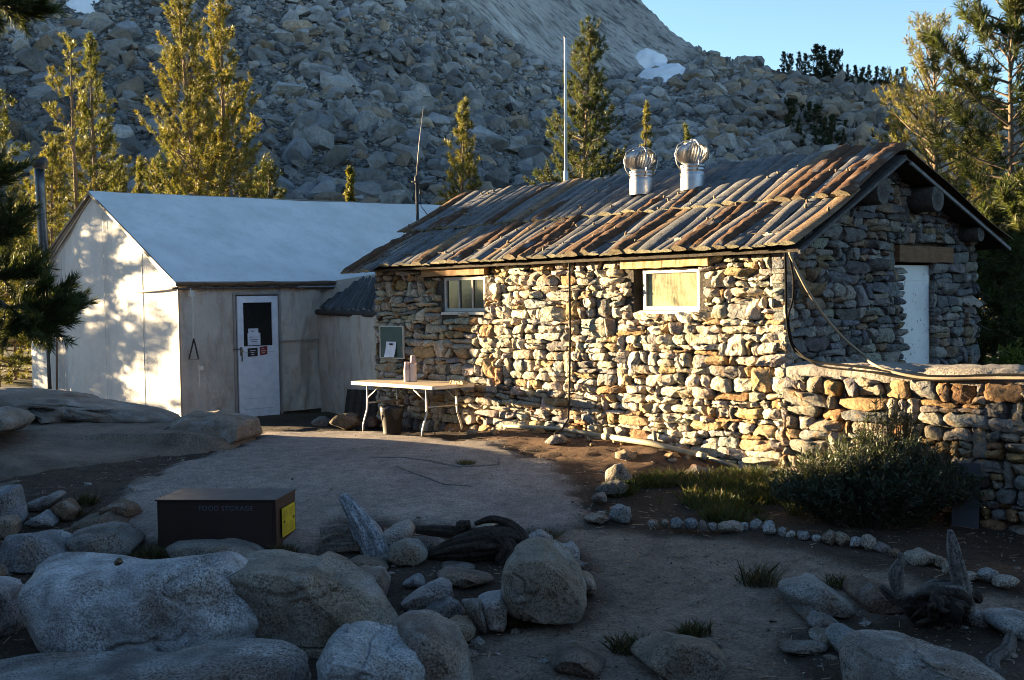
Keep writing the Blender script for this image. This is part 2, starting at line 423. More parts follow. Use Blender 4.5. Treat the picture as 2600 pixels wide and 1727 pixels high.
def scatter(mb, pos, size, tint, rng, tilt=.5, protos=PROTO, squash=None):
    kk = rng.integers(0, len(protos), len(pos))
    for k in range(len(protos)):
        ix = np.where(kk == k)[0]
        if not len(ix): continue
        V, T = protos[k]; n = len(ix)
        yaw = rng.uniform(0, 6.283, n); tx = rng.normal(0, tilt, n); ty = rng.normal(0, tilt, n)
        cz, sz = np.cos(yaw), np.sin(yaw); cx, sx = np.cos(tx), np.sin(tx); cy, sy = np.cos(ty), np.sin(ty)
        Rz = np.zeros((n, 3, 3)); Rz[:, 0, 0] = cz; Rz[:, 0, 1] = -sz; Rz[:, 1, 0] = sz; Rz[:, 1, 1] = cz; Rz[:, 2, 2] = 1
        Rx = np.zeros((n, 3, 3)); Rx[:, 0, 0] = 1; Rx[:, 1, 1] = cx; Rx[:, 1, 2] = -sx; Rx[:, 2, 1] = sx; Rx[:, 2, 2] = cx
        Ry = np.zeros((n, 3, 3)); Ry[:, 1, 1] = 1; Ry[:, 0, 0] = cy; Ry[:, 0, 2] = sy; Ry[:, 2, 0] = -sy; Ry[:, 2, 2] = cy
        R = Rx @ Ry @ Rz
        W = np.einsum('nij,vj->nvi', R, V) * size[ix][:, None, None] + pos[ix][:, None, :]
        TT = T[None] + (np.arange(n) * len(V))[:, None, None]
        mb.add(W.reshape(-1, 3), TT.reshape(-1, 3), np.repeat(tint[ix], len(V), axis=0))
N = 52000
uu = rng.uniform(-.56, .52, N * 3); yy = np.sqrt(rng.uniform(45 ** 2, 172 ** 2, N * 3))
lim = np.where(np.interp(uu, _mu, np.array(_es) - np.array(_eb)) > .012, YB - 1, 148 + 0 * uu)
keep = yy < lim
uu, yy = uu[keep][:N], yy[keep][:N]; N = len(uu)
sz = .135 * (1 - rng.random(N)) ** (-1 / 1.75); sz = np.minimum(sz, 1.5) * np.where(yy < 85, 1.15, 1.0)
pz = mount_h(uu, yy); pos = np.stack([uu * yy, yy, pz + sz * .12], 1)
pos[:, 2] += .9 * fbm(pos * .16, 5, 11) * sstep(40, 60, yy)
base = np.array([.37, .372, .372]); tn = base * rng.uniform(.6, 1.2, N)[:, None]
warm = rng.random(N); tn[warm > .85] *= np.array([1.15, .95, .75]); tn[warm < .15] *= np.array([.85, .9, .98])
zone = (.62 + .38 * sstep(-.2, .25, fbm(pos * .045, 3, 61) + (yy - 85) * .02))
tn *= zone[:, None]; rt_ = (sstep(.12, .3, uu) * (.5 + .5 * sstep(-.1, .3, fbm(pos * .08, 3, 62))))[:, None]; tn = tn * (1 - rt_) + rt_ * tn * np.array([.74, .66, .58])
mb = MB(); scatter(mb, pos, sz, tn, rng, .45)
tal = mb.build('talus', M['talus'])
tag(tal, 'grey talus of broken granite blocks covering the mountainside', 'talus', kind='stuff')
# the largest blocks of the talus, each one a thing
big = [(205, 545, 95, .40), (480, 560, 95, .22), (155, 560, 60, .3), (870, 480, 75, .34), (650, 580, 60, .30), (905, 710, 85, .28),
       (1010, 520, 80, .30), (930, 620, 100, .2), (780, 560, 70, .26), (1130, 690, 90, .3), (1240, 740, 120, .26), (1230, 560, 80, .32),
       (95, 470, 80, .36), (310, 350, 75, .42), (1330, 480, 70, .33), (1500, 800, 70, .32), (690, 750, 70, .22), (1060, 250, 75, .4),
       (2010, 420, 70, .36), (2120, 460, 60, .34), (760, 330, 60, .38), (560, 250, 60, .38), (1180, 170, 60, .4), (400, 140, 70, .4)]
big = [(x, y, 1.0 * w, t) for x, y, w, t in big]
for k, (x, y, w, t) in enumerate(big):
    p = mount_at(x, y); s = w / F * p[1] * .55
    r = np.random.default_rng(900 + k); mb = MB()
    V, T = hull_rock(500 + k, 18, (1, .8, .72))
    mb.add(p + V * s + np.array([0, 0, s * .25]), T, np.array([t, t * .98, t * .95]))
    o = mb.build('talus_boulder', M['talus'], origin=p)
    tag(o, 'huge angular granite block lying among the talus on the mountainside', 'boulder', 'largest blocks in the talus slope')
# ---------------------------------------------------------------- snow patches
m, nt, b, out = new_mat('old_snow'); g = NG(nt); co = g.co()
c = g.mix((.86, .88, .92), g.ramp(g.noise(co, .5, 6, .7), (.35, .8), (.6, 1.0)), 1.0); g.l(c, b.inputs['Base Color'])
b.inputs['Roughness'].default_value = .6; g.l(g.bump(g.noise(co, 1.2, 5, .6), .6, .3), b.inputs['Normal'])
M['snow'] = m
def snow(outline, label):
    pts = np.array([mount_at(x, y) for x, y in outline]); c = pts.mean(0); mb = MB()
    uu = pts[:, 0] / pts[:, 1]
    n = 44; us = np.linspace(uu.min() - .006, uu.max() + .006, n); yl = np.linspace(pts[:, 1].min() - 3, pts[:, 1].max() + 3, n)
    A, B = np.meshgrid(us, yl); q = np.stack([(A * B).ravel(), B.ravel(), (mount_h(A.ravel(), B.ravel()))], 1)
    sd = pip(A.ravel(), B.ravel() / 300, np.stack([uu, pts[:, 1] / 300], 1)) * 140
    q[:, 2] += np.clip(sd * 1.1 - .3 + .55 * fbm(q * .6, 5, 3), -2.5, .35) + .55 + .16 * fbm(q * .9, 3, 9)
    mb.grid(q.reshape(n, n, 3))
    o = mb.build('snow_patch', M['snow'], origin=c, smooth=True); tag(o, label, 'snow')
snow([(1622, 150), (1640, 140), (1670, 145), (1690, 158), (1735, 176), (1742, 190), (1715, 196), (1690, 202), (1655, 208), (1630, 206), (1618, 200), (1650, 178)], 'white snow patch at the foot of the smooth cliff under the skyline')
snow([(160, -90), (270, -90), (275, 5), (235, 38), (190, 36), (155, 10)], 'white snow patch high on the talus at the upper left')
# ================================================================ rubble masonry
def clip_half(poly, p, n):
    """keep the side where (x-p).n <= 0"""
    out = []; m = len(poly)
    for i in range(m):
        a, b = poly[i], poly[(i + 1) % m]
        da = (a[0] - p[0]) * n[0] + (a[1] - p[1]) * n[1]; db = (b[0] - p[0]) * n[0] + (b[1] - p[1]) * n[1]
        if da <= 0: out.append(a)
        if (da < 0 < db) or (db < 0 < da):
            t = da / (da - db); out.append((a[0] + t * (b[0] - a[0]), a[1] + t * (b[1] - a[1])))
    return out
def rubble_cells(region, openings, seed, rh=.135, rw=.30):
    """rough courses of split slabs: wavy bands, slanted joints, chopped corners, a few tall and a few doubled stones"""
    rng = random.Random(seed)
    xs_ = [p[0] for p in region]; zs_ = [p[1] for p in region]
    x0, x1, z0, z1 = min(xs_), max(xs_), min(zs_), max(zs_)
    zb = [z0 - .02]
    while zb[-1] < z1 + .05: zb.append(zb[-1] + rh * rng.choice((.62, .8, .9, 1.0, 1.15, 1.4)))
    def zl(k, x): return zb[k] + float(.040 * vnoise(np.array([[x * 1.5, k * 7.7, seed]]), 3)[0] + .016 * vnoise(np.array([[x * 5.5, k * 3.1, seed]]), 4)[0])
    occ = {k: [] for k in range(len(zb) + 2)}; raw = []
    for k in range(len(zb) - 1):
        x = x0 - rw * rng.random(); h = zb[k + 1] - zb[k]
        while x < x1 + .05:
            hit = [o for o in occ[k] if o[0] - 1e-6 <= x < o[1] - 1e-6]
            if hit: x = hit[0][1]; continue
            w = rw * rng.choice((.35, .5, .65, .8, 1.0, 1.0, 1.25, 1.6, 2.0)); nx = [o[0] for o in occ[k] if x < o[0] < x + w + .06]
            if nx: w = min(nx) - x
            if w < .05: x += w + 1e-4; continue
            kt = k + 1
            if k + 2 < len(zb) and w < rw * 1.1 and w < 2.2 * h and rng.random() < .10: kt = k + 2; occ[k + 1].append((x, x + w))
            def cell(f0, f1):
                j = lambda s: rng.uniform(-s, s); P = []
                sl0, sl1 = j(.03), j(.03); nn = 4
                for q in range(nn): u = x + w * q / (nn - 1); lo, hi = zl(k, u), zl(kt, u); P.append((u + (sl0 if q == 0 else sl1 if q == nn - 1 else 0), lo + (hi - lo) * f0 + j(.012)))
                sl0, sl1 = j(.03), j(.03)
                for q in range(nn - 1, -1, -1): u = x + w * q / (nn - 1); lo, hi = zl(k, u), zl(kt, u); P.append((u + (sl0 if q == 0 else sl1 if q == nn - 1 else 0), lo + (hi - lo) * f1 + j(.012)))
                out = []; m = len(P)
                for i, p in enumerate(P):
                    if i in (0, nn - 1, nn, m - 1) and rng.random() < .6:
                        a, b_ = P[i - 1], P[(i + 1) % m]; ta, tb = rng.uniform(.12, .55), rng.uniform(.12, .55)
                        out += [(p[0] + (a[0] - p[0]) * ta, p[1] + (a[1] - p[1]) * ta), (p[0] + (b_[0] - p[0]) * tb, p[1] + (b_[1] - p[1]) * tb)]
                    else: out.append(p)
                raw.append(out)
            if kt == k + 1 and h > rh * .95 and rng.random() < .3: f = rng.uniform(.4, .6); cell(0, f); cell(f, 1)
            else: cell(0, 1)
            x += w
    cells = []
    for poly in raw:
        sx = sum(p[0] for p in poly) / len(poly); sz = sum(p[1] for p in poly) / len(poly)
        if any(o[0] < sx < o[1] and o[2] < sz < o[3] for o in openings): continue
        m = len(region)
        for k in range(m):
            a, b = region[k], region[(k + 1) % m]
            poly = clip_half(poly, a, (b[1] - a[1], -(b[0] - a[0])))
            if len(poly) < 3: break
        if len(poly) < 3: continue
        for o in openings:
            if len(poly) < 3: break
            if not (min(p[0] for p in poly) < o[1] and max(p[0] for p in poly) > o[0] and min(p[1] for p in poly) < o[3] and max(p[1] for p in poly) > o[2]): continue
            ds = [(o[0] - sx, (o[0], 0), (1, 0)), (sx - o[1], (o[1], 0), (-1, 0)), (o[2] - sz, (0, o[2]), (0, 1)), (sz - o[3], (0, o[3]), (0, -1))]
            ds.sort(key=lambda q: -q[0]); poly = clip_half(poly, ds[0][1], ds[0][2])
        if len(poly) < 3: continue
        A = 0
        for k in range(len(poly)):
            a, b = poly[k], poly[(k + 1) % len(poly)]; A += a[0] * b[1] - a[1] * b[0]
        if abs(A) / 2 < .0016: continue
        if A < 0: poly = poly[::-1]
        cells.append(poly)
    return cells
def resample(poly, n):
    P = np.array(poly); Q = np.roll(P, -1, 0); L = np.hypot(*(Q - P).T); cum = np.concatenate([[0], np.cumsum(L)])
    t = np.linspace(0, cum[-1], n, endpoint=False); k = np.clip(np.searchsorted(cum, t, 'right') - 1, 0, len(P) - 1)
    f = (t - cum[k]) / np.maximum(L[k], 1e-9); return P[k] + (Q[k] - P[k]) * f[:, None]
def stone_wall(mb, cells, O, ax, out, pal, seed, prot=.055, batter=0.0, ztop=2.4, n=26, depth=.13):
    rng = np.random.default_rng(seed); NP = np.array([1.0, 1.0])
    for ci, poly in enumerate(cells):
        P = resample(poly, n); c = P.mean(0)
        gap = rng.uniform(.001, .005)
        r = np.hypot(*(P - c).T); P = c + (P - c) * (1 - gap / np.maximum(r, .02))[:, None]
        for _ in range(int(rng.random() < .55)): P = .5 * P + .25 * (np.roll(P, 1, 0) + np.roll(P, -1, 0))
        P += rng.normal(0, .006, P.shape)
        pr = prot * rng.uniform(.35, 1.6)
        sz = np.array([np.ptp(P[:, 0]), np.ptp(P[:, 1])]); smin = sz.min()
        pr = min(pr, smin * .62)
        tx, tz = rng.normal(0, .26), rng.normal(0.05, .30)
        sh = rng.uniform(.5, 1.0)
        rings = [(1.0, -depth), (1.0, -.015), (.975, pr * .72), (.93, pr * .9), (.80, pr * .98), (.42, pr * 1.0)]
        cut_n = [rng.normal(0, 1, 2) for _ in range(3)]; cut_d = rng.uniform(-.1, .45, 3)
        V = []
        for k, (s, o) in enumerate(rings):
            q = c + (P - c) * s
            oo = np.full(n, o)
            if k >= 2:
                rel = (q - c) / (sz * .5 + 1e-6)
                oo = oo + (rel[:, 0] * tx + rel[:, 1] * tz) * pr * 1.0 * min(1, s + .2)
                for a_, d_ in zip(cut_n, cut_d):
                    pl = (rel @ (a_ / (np.linalg.norm(a_) + 1e-9))) - d_
                    oo = oo - np.maximum(pl, 0) * pr * .85
            V.append(np.column_stack([q, oo]))
        V.append(np.array([[c[0], c[1], pr * 1.04]]))
        V = np.concatenate(V)
        nz_ = fbm(np.column_stack([V[:, 0] * 16, V[:, 1] * 16, V[:, 2] * 10 + ci * 3.1]), 3, 7)
        mk = (V[:, 2] > -.02); V[mk, 2] += nz_[mk] * .026 * (.5 + rng.random())
        nn2 = fbm(np.column_stack([V[:, 0] * 13 + 50, V[:, 1] * 13, np.full(len(V), ci * 1.7)]), 2, 9)
        V[mk, :2] += ((V[mk, :2] - c) * (nn2[mk] * .16)[:, None])
        W = O + V[:, :1] * ax + V[:, 1:2] * EZ + (V[:, 2:] + batter * (ztop - V[:, 1:2])) * out
        m = len(rings); i, j = np.meshgrid(np.arange(m - 1), np.arange(n), indexing='ij')
        a = (i * n + j).ravel(); b = (i * n + (j + 1) % n).ravel()
        Fq = np.stack([a, b, b + n, a + n], 1)
        cap = np.stack([(m - 1) * n + np.arange(n), (m - 1) * n + (np.arange(n) + 1) % n, np.full(n, m * n)], 1)
        k = rng.choice(len(pal), p=[p[1] for p in pal]); col = np.array(pal[k][0]) * rng.uniform(.78, 1.2)
        col = col * (1 + rng.normal(0, .03, 3))
        o0 = mb.n; mb.add(W, Fq, col); mb.L.append((cap + o0).ravel()); mb.T.append(np.full(n, 3))
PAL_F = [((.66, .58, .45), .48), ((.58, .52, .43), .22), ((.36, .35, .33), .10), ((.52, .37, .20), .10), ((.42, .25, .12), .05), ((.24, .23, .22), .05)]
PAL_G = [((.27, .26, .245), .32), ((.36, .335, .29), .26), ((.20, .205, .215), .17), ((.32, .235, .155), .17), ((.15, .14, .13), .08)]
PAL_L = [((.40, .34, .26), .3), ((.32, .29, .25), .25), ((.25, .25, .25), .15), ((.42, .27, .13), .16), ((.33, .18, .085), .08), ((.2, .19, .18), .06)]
MORT = np.array([.10, .085, .07])

LW = 7.2       # length of the long wall
GW = 4.62      # width of the gable wall
EV, RDG, BEV = (-.25, 2.365), (2.15, 3.55), (5.05, 2.52)      # (b, z) of front eave, ridge, back eave
def roof_z(b):
    if b <= RDG[0]: return EV[1] + (b - EV[0]) * (RDG[1] - EV[1]) / (RDG[0] - EV[0])
    return RDG[1] + (b - RDG[0]) * (BEV[1] - RDG[1]) / (BEV[0] - RDG[0])
hut = empty('stone_hut', HP(LW / 2, GW / 2, 0), 'rubble stone hut with a weathered log slab roof and two roof ventilators', 'hut')
W1 = (4.79, 5.66, 1.69, 2.2); W2 = (1.14, 1.99, 1.69, 2.2)
L1 = (4.70, 6.05, 2.2, 2.40); L2 = (.98, 2.26, 2.2, 2.40)
# openings wide enough to hold frames and lintels
OF = [(W1[0] - .0, W1[1] + .04, W1[2] - .0, W1[3] + .01), (W2[0] - .02, W2[1] + .16, W2[2] - .0, W2[3] + .01), L1, L2]
region = [(-.05, -.45), (LW + .02, -.45), (LW + .02, 2.55), (-.05, 2.55)]
cells = rubble_cells(region, OF, 12, .106, .235)
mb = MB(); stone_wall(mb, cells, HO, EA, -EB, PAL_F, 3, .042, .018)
mb.build('front_wall', M['wallstone'], hut, smooth=True, sharp=38)
# gable wall: t = b along EB, outward -EA
DR = (2.50, 3.38, -.3, 2.22); DL = (2.40, 3.84, 2.235, 2.46)
region = [(-.04, -.5), (GW + .02, -.5), (GW + .02, roof_z(GW) - .08), (RDG[0], RDG[1] - .12), (-.04, roof_z(-.04) - .08)]
# keep the stones ragged along the left jamb of the door
cells = rubble_cells(region, [(DR[0] + .02, DR[1], DR[2], DR[3]), DL], 31, .122, .25)
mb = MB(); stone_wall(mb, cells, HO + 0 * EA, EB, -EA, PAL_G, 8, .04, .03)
for k in range(13):                       # ragged stones biting into the door opening
    rr = random.Random(k + 50); z = .95 + k * .095; w = rr.uniform(.04, .17)
    poly = [(DR[0] - .12, z), (DR[0] + w, z + .01), (DR[0] + w, z + .085), (DR[0] - .12, z + .09)]
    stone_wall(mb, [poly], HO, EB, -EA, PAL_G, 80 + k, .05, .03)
mb.build('gable_wall', M['gablestone'], hut, smooth=True, sharp=38)
# inner core of mud mortar behind the stones, with the openings left free
mb = MB()
def fcore(a0, a1, z0, z1, d=.34): mb.obox(HP(a0, .012, z0), EA * (a1 - a0), EB * d, EZ * (z1 - z0), MORT)
fcore(0, W2[0], -.5, 2.55); fcore(W2[0], W2[1] + .14, -.5, W2[2]); fcore(W2[0], W2[1] + .14, 2.22, 2.55); fcore(W2[1] + .14, W1[0], -.5, 2.55)
fcore(W1[0], W1[1], -.5, W1[2]); fcore(W1[0], W1[1], 2.22, 2.55); fcore(W1[1], LW, -.5, 2.55)
def prism(p, q, thick, dirv, tint):
    """polygon q of (t, z) pairs standing on p along EB, extruded"""
    n = len(q); V = [p + t * EB + z * EZ for t, z in q] + [p + t * EB + z * EZ + dirv * thick for t, z in q]
    Fs = [tuple(range(n)), tuple(range(2 * n - 1, n - 1, -1))] + [(i, i + n, (i + 1) % n + n, (i + 1) % n) for i in range(n)]
    mb.add(V, Fs, tint)
g0 = HP(.08, 0, 0); zt = lambda t: roof_z(t) - .1
prism(g0, [(.06, -.5), (DR[0] + .02, -.5), (DR[0] + .02, zt(DR[0])), (RDG[0], zt(RDG[0])), (.06, zt(.06))], .34, EA, MORT)
prism(g0, [(DR[1], -.5), (GW, -.5), (GW, zt(GW)), (DR[1], zt(DR[1]))], .34, EA, MORT)
prism(g0, [(DR[0] + .02, 2.3), (DR[1], 2.3), (DR[1], zt(DR[1])), (DR[0] + .02, zt(DR[0]))], .34, EA, MORT)
g1 = HP(LW - .3, 0, 0); prism(g1, [(.06, -.5), (GW, -.5), (GW, zt(GW)), (RDG[0], zt(RDG[0])), (.06, zt(.06))], .3, EA, MORT)
mb.obox(HP(.1, GW - .3, -.5), EA * (LW - .2), EB * .3, EZ * 2.95, MORT)
mb.obox(HP(.1, .1, -.1), EA * (LW - .2), EB * (GW - .2), EZ * .08, MORT)
mb.build('wall_core', M['slabgranite'], hut)

# ---------------------------------------------------------------- timber materials
def wood_mat(name, mott=.5, grain=(14, 14, 1.2), crack=.6):
    m, nt, b, out = new_mat(name); g = NG(nt); t = g.tint(); co = g.co()
    n1 = g.noise(co, 9, 6, .7); c = g.mix(t, g.ramp(n1, (.32, 1 - mott), (.68, 1.1)), 1.0)
    n2 = g.noise(co, 55, 5, .7); c = g.mix(c, g.ramp(n2, (.38, 1 - crack), (.52, 1.0)), 1.0)
    g.l(c, b.inputs['Base Color']); b.inputs['Roughness'].default_value = .85; b.inputs['Specular IOR Level'].default_value = .2
    nb = g.bump(n2, .6, .01); g.l(g.bump(n1, .5, .02, nb), b.inputs['Normal']); return m
M['wood'] = wood_mat('weathered_wood')
M['lumber'] = plain_mat('sawn_lumber', None, .75, 0, .4, 5, .4, 40, .004, .25, grain=(1, 1, 8))
# ---------------------------------------------------------------- log roof
SL = np.array([RDG[0] - EV[0], RDG[1] - EV[1]]); SLEN = float(np.hypot(*SL)); SD = SL / SLEN
FD = EB * SD[0] + EZ * SD[1]; FN = np.cross(EA, FD); FN = FN if FN[2] > 0 else -FN
def logs(mb, a0, a1, u0, u1, lift, seed, barkp, w0=.15, D=FD, N=FN, P0=None, side=1, skew=0.0, barkend=.7):
    rng = random.Random(seed); a = a0
    P0 = HP(0, EV[0], EV[1]) if P0 is None else P0
    while a < a1:
        w = w0 * rng.uniform(.72, 1.25); ac = a + w / 2; a += w * .93
        bark = rng.random() < barkp(ac)
        us = u0 + rng.uniform(-.022, .022); ue = u1 + rng.uniform(-.05, .03)
        m = 30; n = 9
        u = np.linspace(us, ue, m)
        grey = rng.uniform(.8, 1.2); blue = rng.random()
        wood = np.array([.185, .168, .155]) * grey if blue < .4 else np.array([.155, .158, .165]) * grey
        if rng.random() < .07: wood = np.array([.26, .17, .10])
        b0, b1 = sorted((rng.uniform(us, ue), rng.uniform(us, ue))); 
        if bark and b1 - b0 < .8: b0, b1 = us - .1, ue + .1
        if rng.random() < .25 and not bark: b0, b1 = us, us + rng.uniform(.3, .7); bark = rng.random() < .4
        ph = rng.uniform(0, 9); V = []; C = []
        an = np.linspace(0, math.pi, n); h = w * rng.uniform(.16, .23)
        for k in range(m):
            wb = .014 * math.sin(u[k] * 2.1 + ph) + skew * (u[k] - us)
            c = P0 + EA * (ac + wb) + D * u[k] + N * (lift + .012 * math.sin(u[k] * 3 + ph))
            tap = 1 + .07 * math.sin(u[k] * 1.3 + ph)
            V.append(c + np.cos(an)[:, None] * EA * (w * .53 * tap) + np.sin(an)[:, None] * N * (h * tap))
            C.append(np.tile(wood, (n, 1)))
        V = np.array(V); C = np.array(C)
        fl = V.reshape(-1, 3)
        ang = np.tile(np.sin(an), m)
        rid = fbm(np.column_stack([np.repeat(u, n) * 2.2, np.tile(an, m) * 4, np.full(m * n, seed + ac * 9)]), 3, 3)
        disp = rid * .009
        uu_ = np.repeat(u, n)
        if bark:
            edge = fbm(np.column_stack([uu_ * 3, np.tile(an, m) * 2.2, np.full(m * n, ac * 31)]), 3, 5)
            mask = (uu_ > b0 + edge * .3) & (uu_ < b1 + edge * .3) & (edge > -.32)
            lump = fbm(np.column_stack([uu_ * 13, np.tile(an, m) * 5, np.full(m * n, ac * 77)]), 3, 6)
            disp = disp + np.where(mask, .020 + lump * .032, 0)
            bc = np.array([.125, .066, .036]) * (1 + .5 * lump)[:, None]
            Cf = C.reshape(-1, 3); Cf[mask] = bc[mask]; C = Cf.reshape(m, n, 3)
        else:
            Cf = C.reshape(-1, 3); st = fbm(np.column_stack([uu_ * 1.2, np.tile(an, m) * 3, np.full(m * n, ac * 13)]), 3, 8)
            Cf *= (1 + .45 * st)[:, None]
        fl = fl + disp[:, None] * ang[:, None] * N + 0
        i, j = np.meshgrid(np.arange(m - 1), np.arange(n - 1), indexing='ij'); q = (i * n + j).ravel()
        mb.add(fl, np.stack([q, q + 1, q + n + 1, q + n], 1), C.reshape(-1, 3))
        # sawn end, lens shaped with a sagging underside, pale
        e = fl[:n]; pale = np.array([.27, .245, .16]) * rng.uniform(.7, 1.15) if not bark else np.array([.20, .16, .10])
        und = P0 + EA * ac + D * us + N * (lift - h * .02)
        mb.add(np.vstack([e - D * .001, und - D * .001]), [tuple(range(n)) + (n,)], pale)
        mb.add(np.vstack([e[:1], e[-1:], und, und + D * (ue - us)]), [(0, 2, 3), (1, 3, 2)], wood * .6)
        if rng.random() < .55:             # knots
            for _ in range(rng.randint(1, 2)):
                uk = rng.uniform(us + .1, ue - .1); s0 = rng.uniform(-.3, .3)
                p = P0 + EA * (ac + s0 * w) + D * uk + N * (lift + h * .85)
                mb.tube([p, p + N * .035 + EA * rng.uniform(-.02, .02)], [.02, .013], 6, (.30, .23, .15))
roof = MB(); AL0, AL1 = -.33, LW + .12
roof.obox(HP(AL0 + .03, EV[0] + .06, EV[1] - .02), EA * (LW + .36), FD * (SLEN - .05), -FN * .03, (.09, .075, .06))
bd = EB * (BEV[0] - RDG[0]) + EZ * (BEV[1] - RDG[1]); BL = float(np.linalg.norm(bd)); bd /= BL
BN = np.cross(EA, bd); BN = BN if BN[2] > 0 else -BN
roof.obox(HP(AL0 + .03, RDG[0], RDG[1] - .06), EA * (LW + .36), bd * (BL - .02), -BN * .03, (.09, .06, .045))
# battens, purlins' neighbours and the rake fascia seen against the light
for sgn in (0, 1): pass
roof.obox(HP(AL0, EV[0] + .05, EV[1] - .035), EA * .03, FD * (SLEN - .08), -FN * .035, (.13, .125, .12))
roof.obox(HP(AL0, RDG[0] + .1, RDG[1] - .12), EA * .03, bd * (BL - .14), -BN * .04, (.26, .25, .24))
rf = roof.build('roof', M['wood'], hut)
bk_lo = lambda a: .08 + .34 * (a < 5.4) * (a > 0.4) + .35 * (a < .4)
bk_hi = lambda a: .75 if -.35 < a < .55 else (.2 if 2.6 < a < 4.0 else .04)
mb = MB(); logs(mb, AL0, LW - .45, -.03, 1.42, .035, 5, bk_lo, .205)
logs(mb, LW - .45, LW + .12, -.22, 1.38, .035, 6, lambda a: .5, .15, skew=-.03)
mb.build('lower_log_course', M['wood'], rf, smooth=True)
mb = MB(); logs(mb, AL0, LW + .35, 1.20, SLEN + .06, .065, 15, bk_hi, .21)
mb.build('upper_log_course', M['wood'], rf, smooth=True)
mb = MB(); logs(mb, AL0, LW, .02, BL + .0, .03, 25, lambda a: .15, .17, D=bd, N=BN, P0=HP(0, RDG[0], RDG[1]))
mb.build('back_log_course', M['wood'], rf, smooth=True)
# ridge and purlin logs poking out under the gable overhang
def end_log(b, z, r, a_out=-.42, name='purlin'):
    mb = MB(); mb.tube([HP(a_out + k * .3, b, z) for k in range(27)], r, 16, (.075, .062, .052), wob=.1, seed=int(b * 10))
    mb.add(*disc(HP(a_out - .003, b, z), -EA, r * .97, 16), (.13, .12, .105))
    for q in range(3): mb.add(*disc(HP(a_out - .006 - q * .002, b, z), -EA, r * (.62 - q * .2), 14), np.array([.10, .09, .08]) * (1 - .25 * (q % 2)))
    return mb.build(name, M['wood'], hut, smooth=True)
def disc(c, nrm, r, n=16):
    nrm = np.asarray(nrm, float); u = np.cross(nrm, [0, 0, 1.0]); u /= np.linalg.norm(u); w = np.cross(nrm, u)
    an = np.arange(n) / n * 2 * math.pi
    return np.asarray(c) + r * (np.cos(an)[:, None] * u + np.sin(an)[:, None] * w), [tuple(range(n))]
end_log(1.62, 3.04, .15, -.30); end_log(2.92, 3.02, .165, -.32); end_log(4.2, 2.62, .10, -.28); end_log(.12, 2.50, .08, -.24)
# lintels
def beam(name, p, dx, dy, dz, tint, mat='lumber', seed=0, parent=None):
    mb = MB(); p, dx, dy, dz = [np.asarray(q, float) for q in (p, dx, dy, dz)]; n = 14
    prof = [(0, 0), (1, 0), (1, 1), (0, 1)]; V = []
    for k in range(n):
        t = k / (n - 1); wv = np.random.default_rng(seed * 100 + k).normal(0, .003, (4, 3))
        V.append(np.array([p + dx * t + dy * y + dz * z for y, z in prof]) + wv)
    V = np.concatenate(V); i, j = np.meshgrid(np.arange(n - 1), np.arange(4), indexing='ij'); a = (i * 4 + j).ravel(); b = (i * 4 + (j + 1) % 4).ravel()
    nzc = (1 + .3 * fbm(V * 9, 3, seed))[:, None] * np.array(tint)
    mb.add(V, np.stack([a, b, b + 4, a + 4], 1), nzc)
    mb.L.append(np.array([0, 3, 2, 1, n * 4 - 4, n * 4 - 3, n * 4 - 2, n * 4 - 1])); mb.T.append(np.array([4, 4]))
    return mb.build(name, M[mat], parent or hut)
LUM = (.42, .27, .13)
beam('lintel', HP(L1[0] + .0, -.085, L1[2] + .015), EA * (L1[1] - L1[0]), EB * .3, EZ * .17, (.36, .20, .09), seed=1)
beam('lintel', HP(L2[0] - .03, -.09, L2[2] + .015), EA * .66, EB * .3, EZ * .165, (.50, .35, .17), seed=2)
beam('lintel', HP(L2[0] + .64, -.085, L2[2] + .012), EA * .64, EB * .3, EZ * .17, (.46, .31, .15), seed=3)
o = beam('lintel', HP(-.085, DL[0], DL[2] + .01), EB * (DL[1] - DL[0] - .02), EA * .3, EZ * .2, (.20, .105, .05), seed=4)
beam('eave_plate', HP(-.2, -.02, 2.44), EA * (LW + .2), EB * .2, EZ * .12, (.13, .09, .06), 'wood', 5)
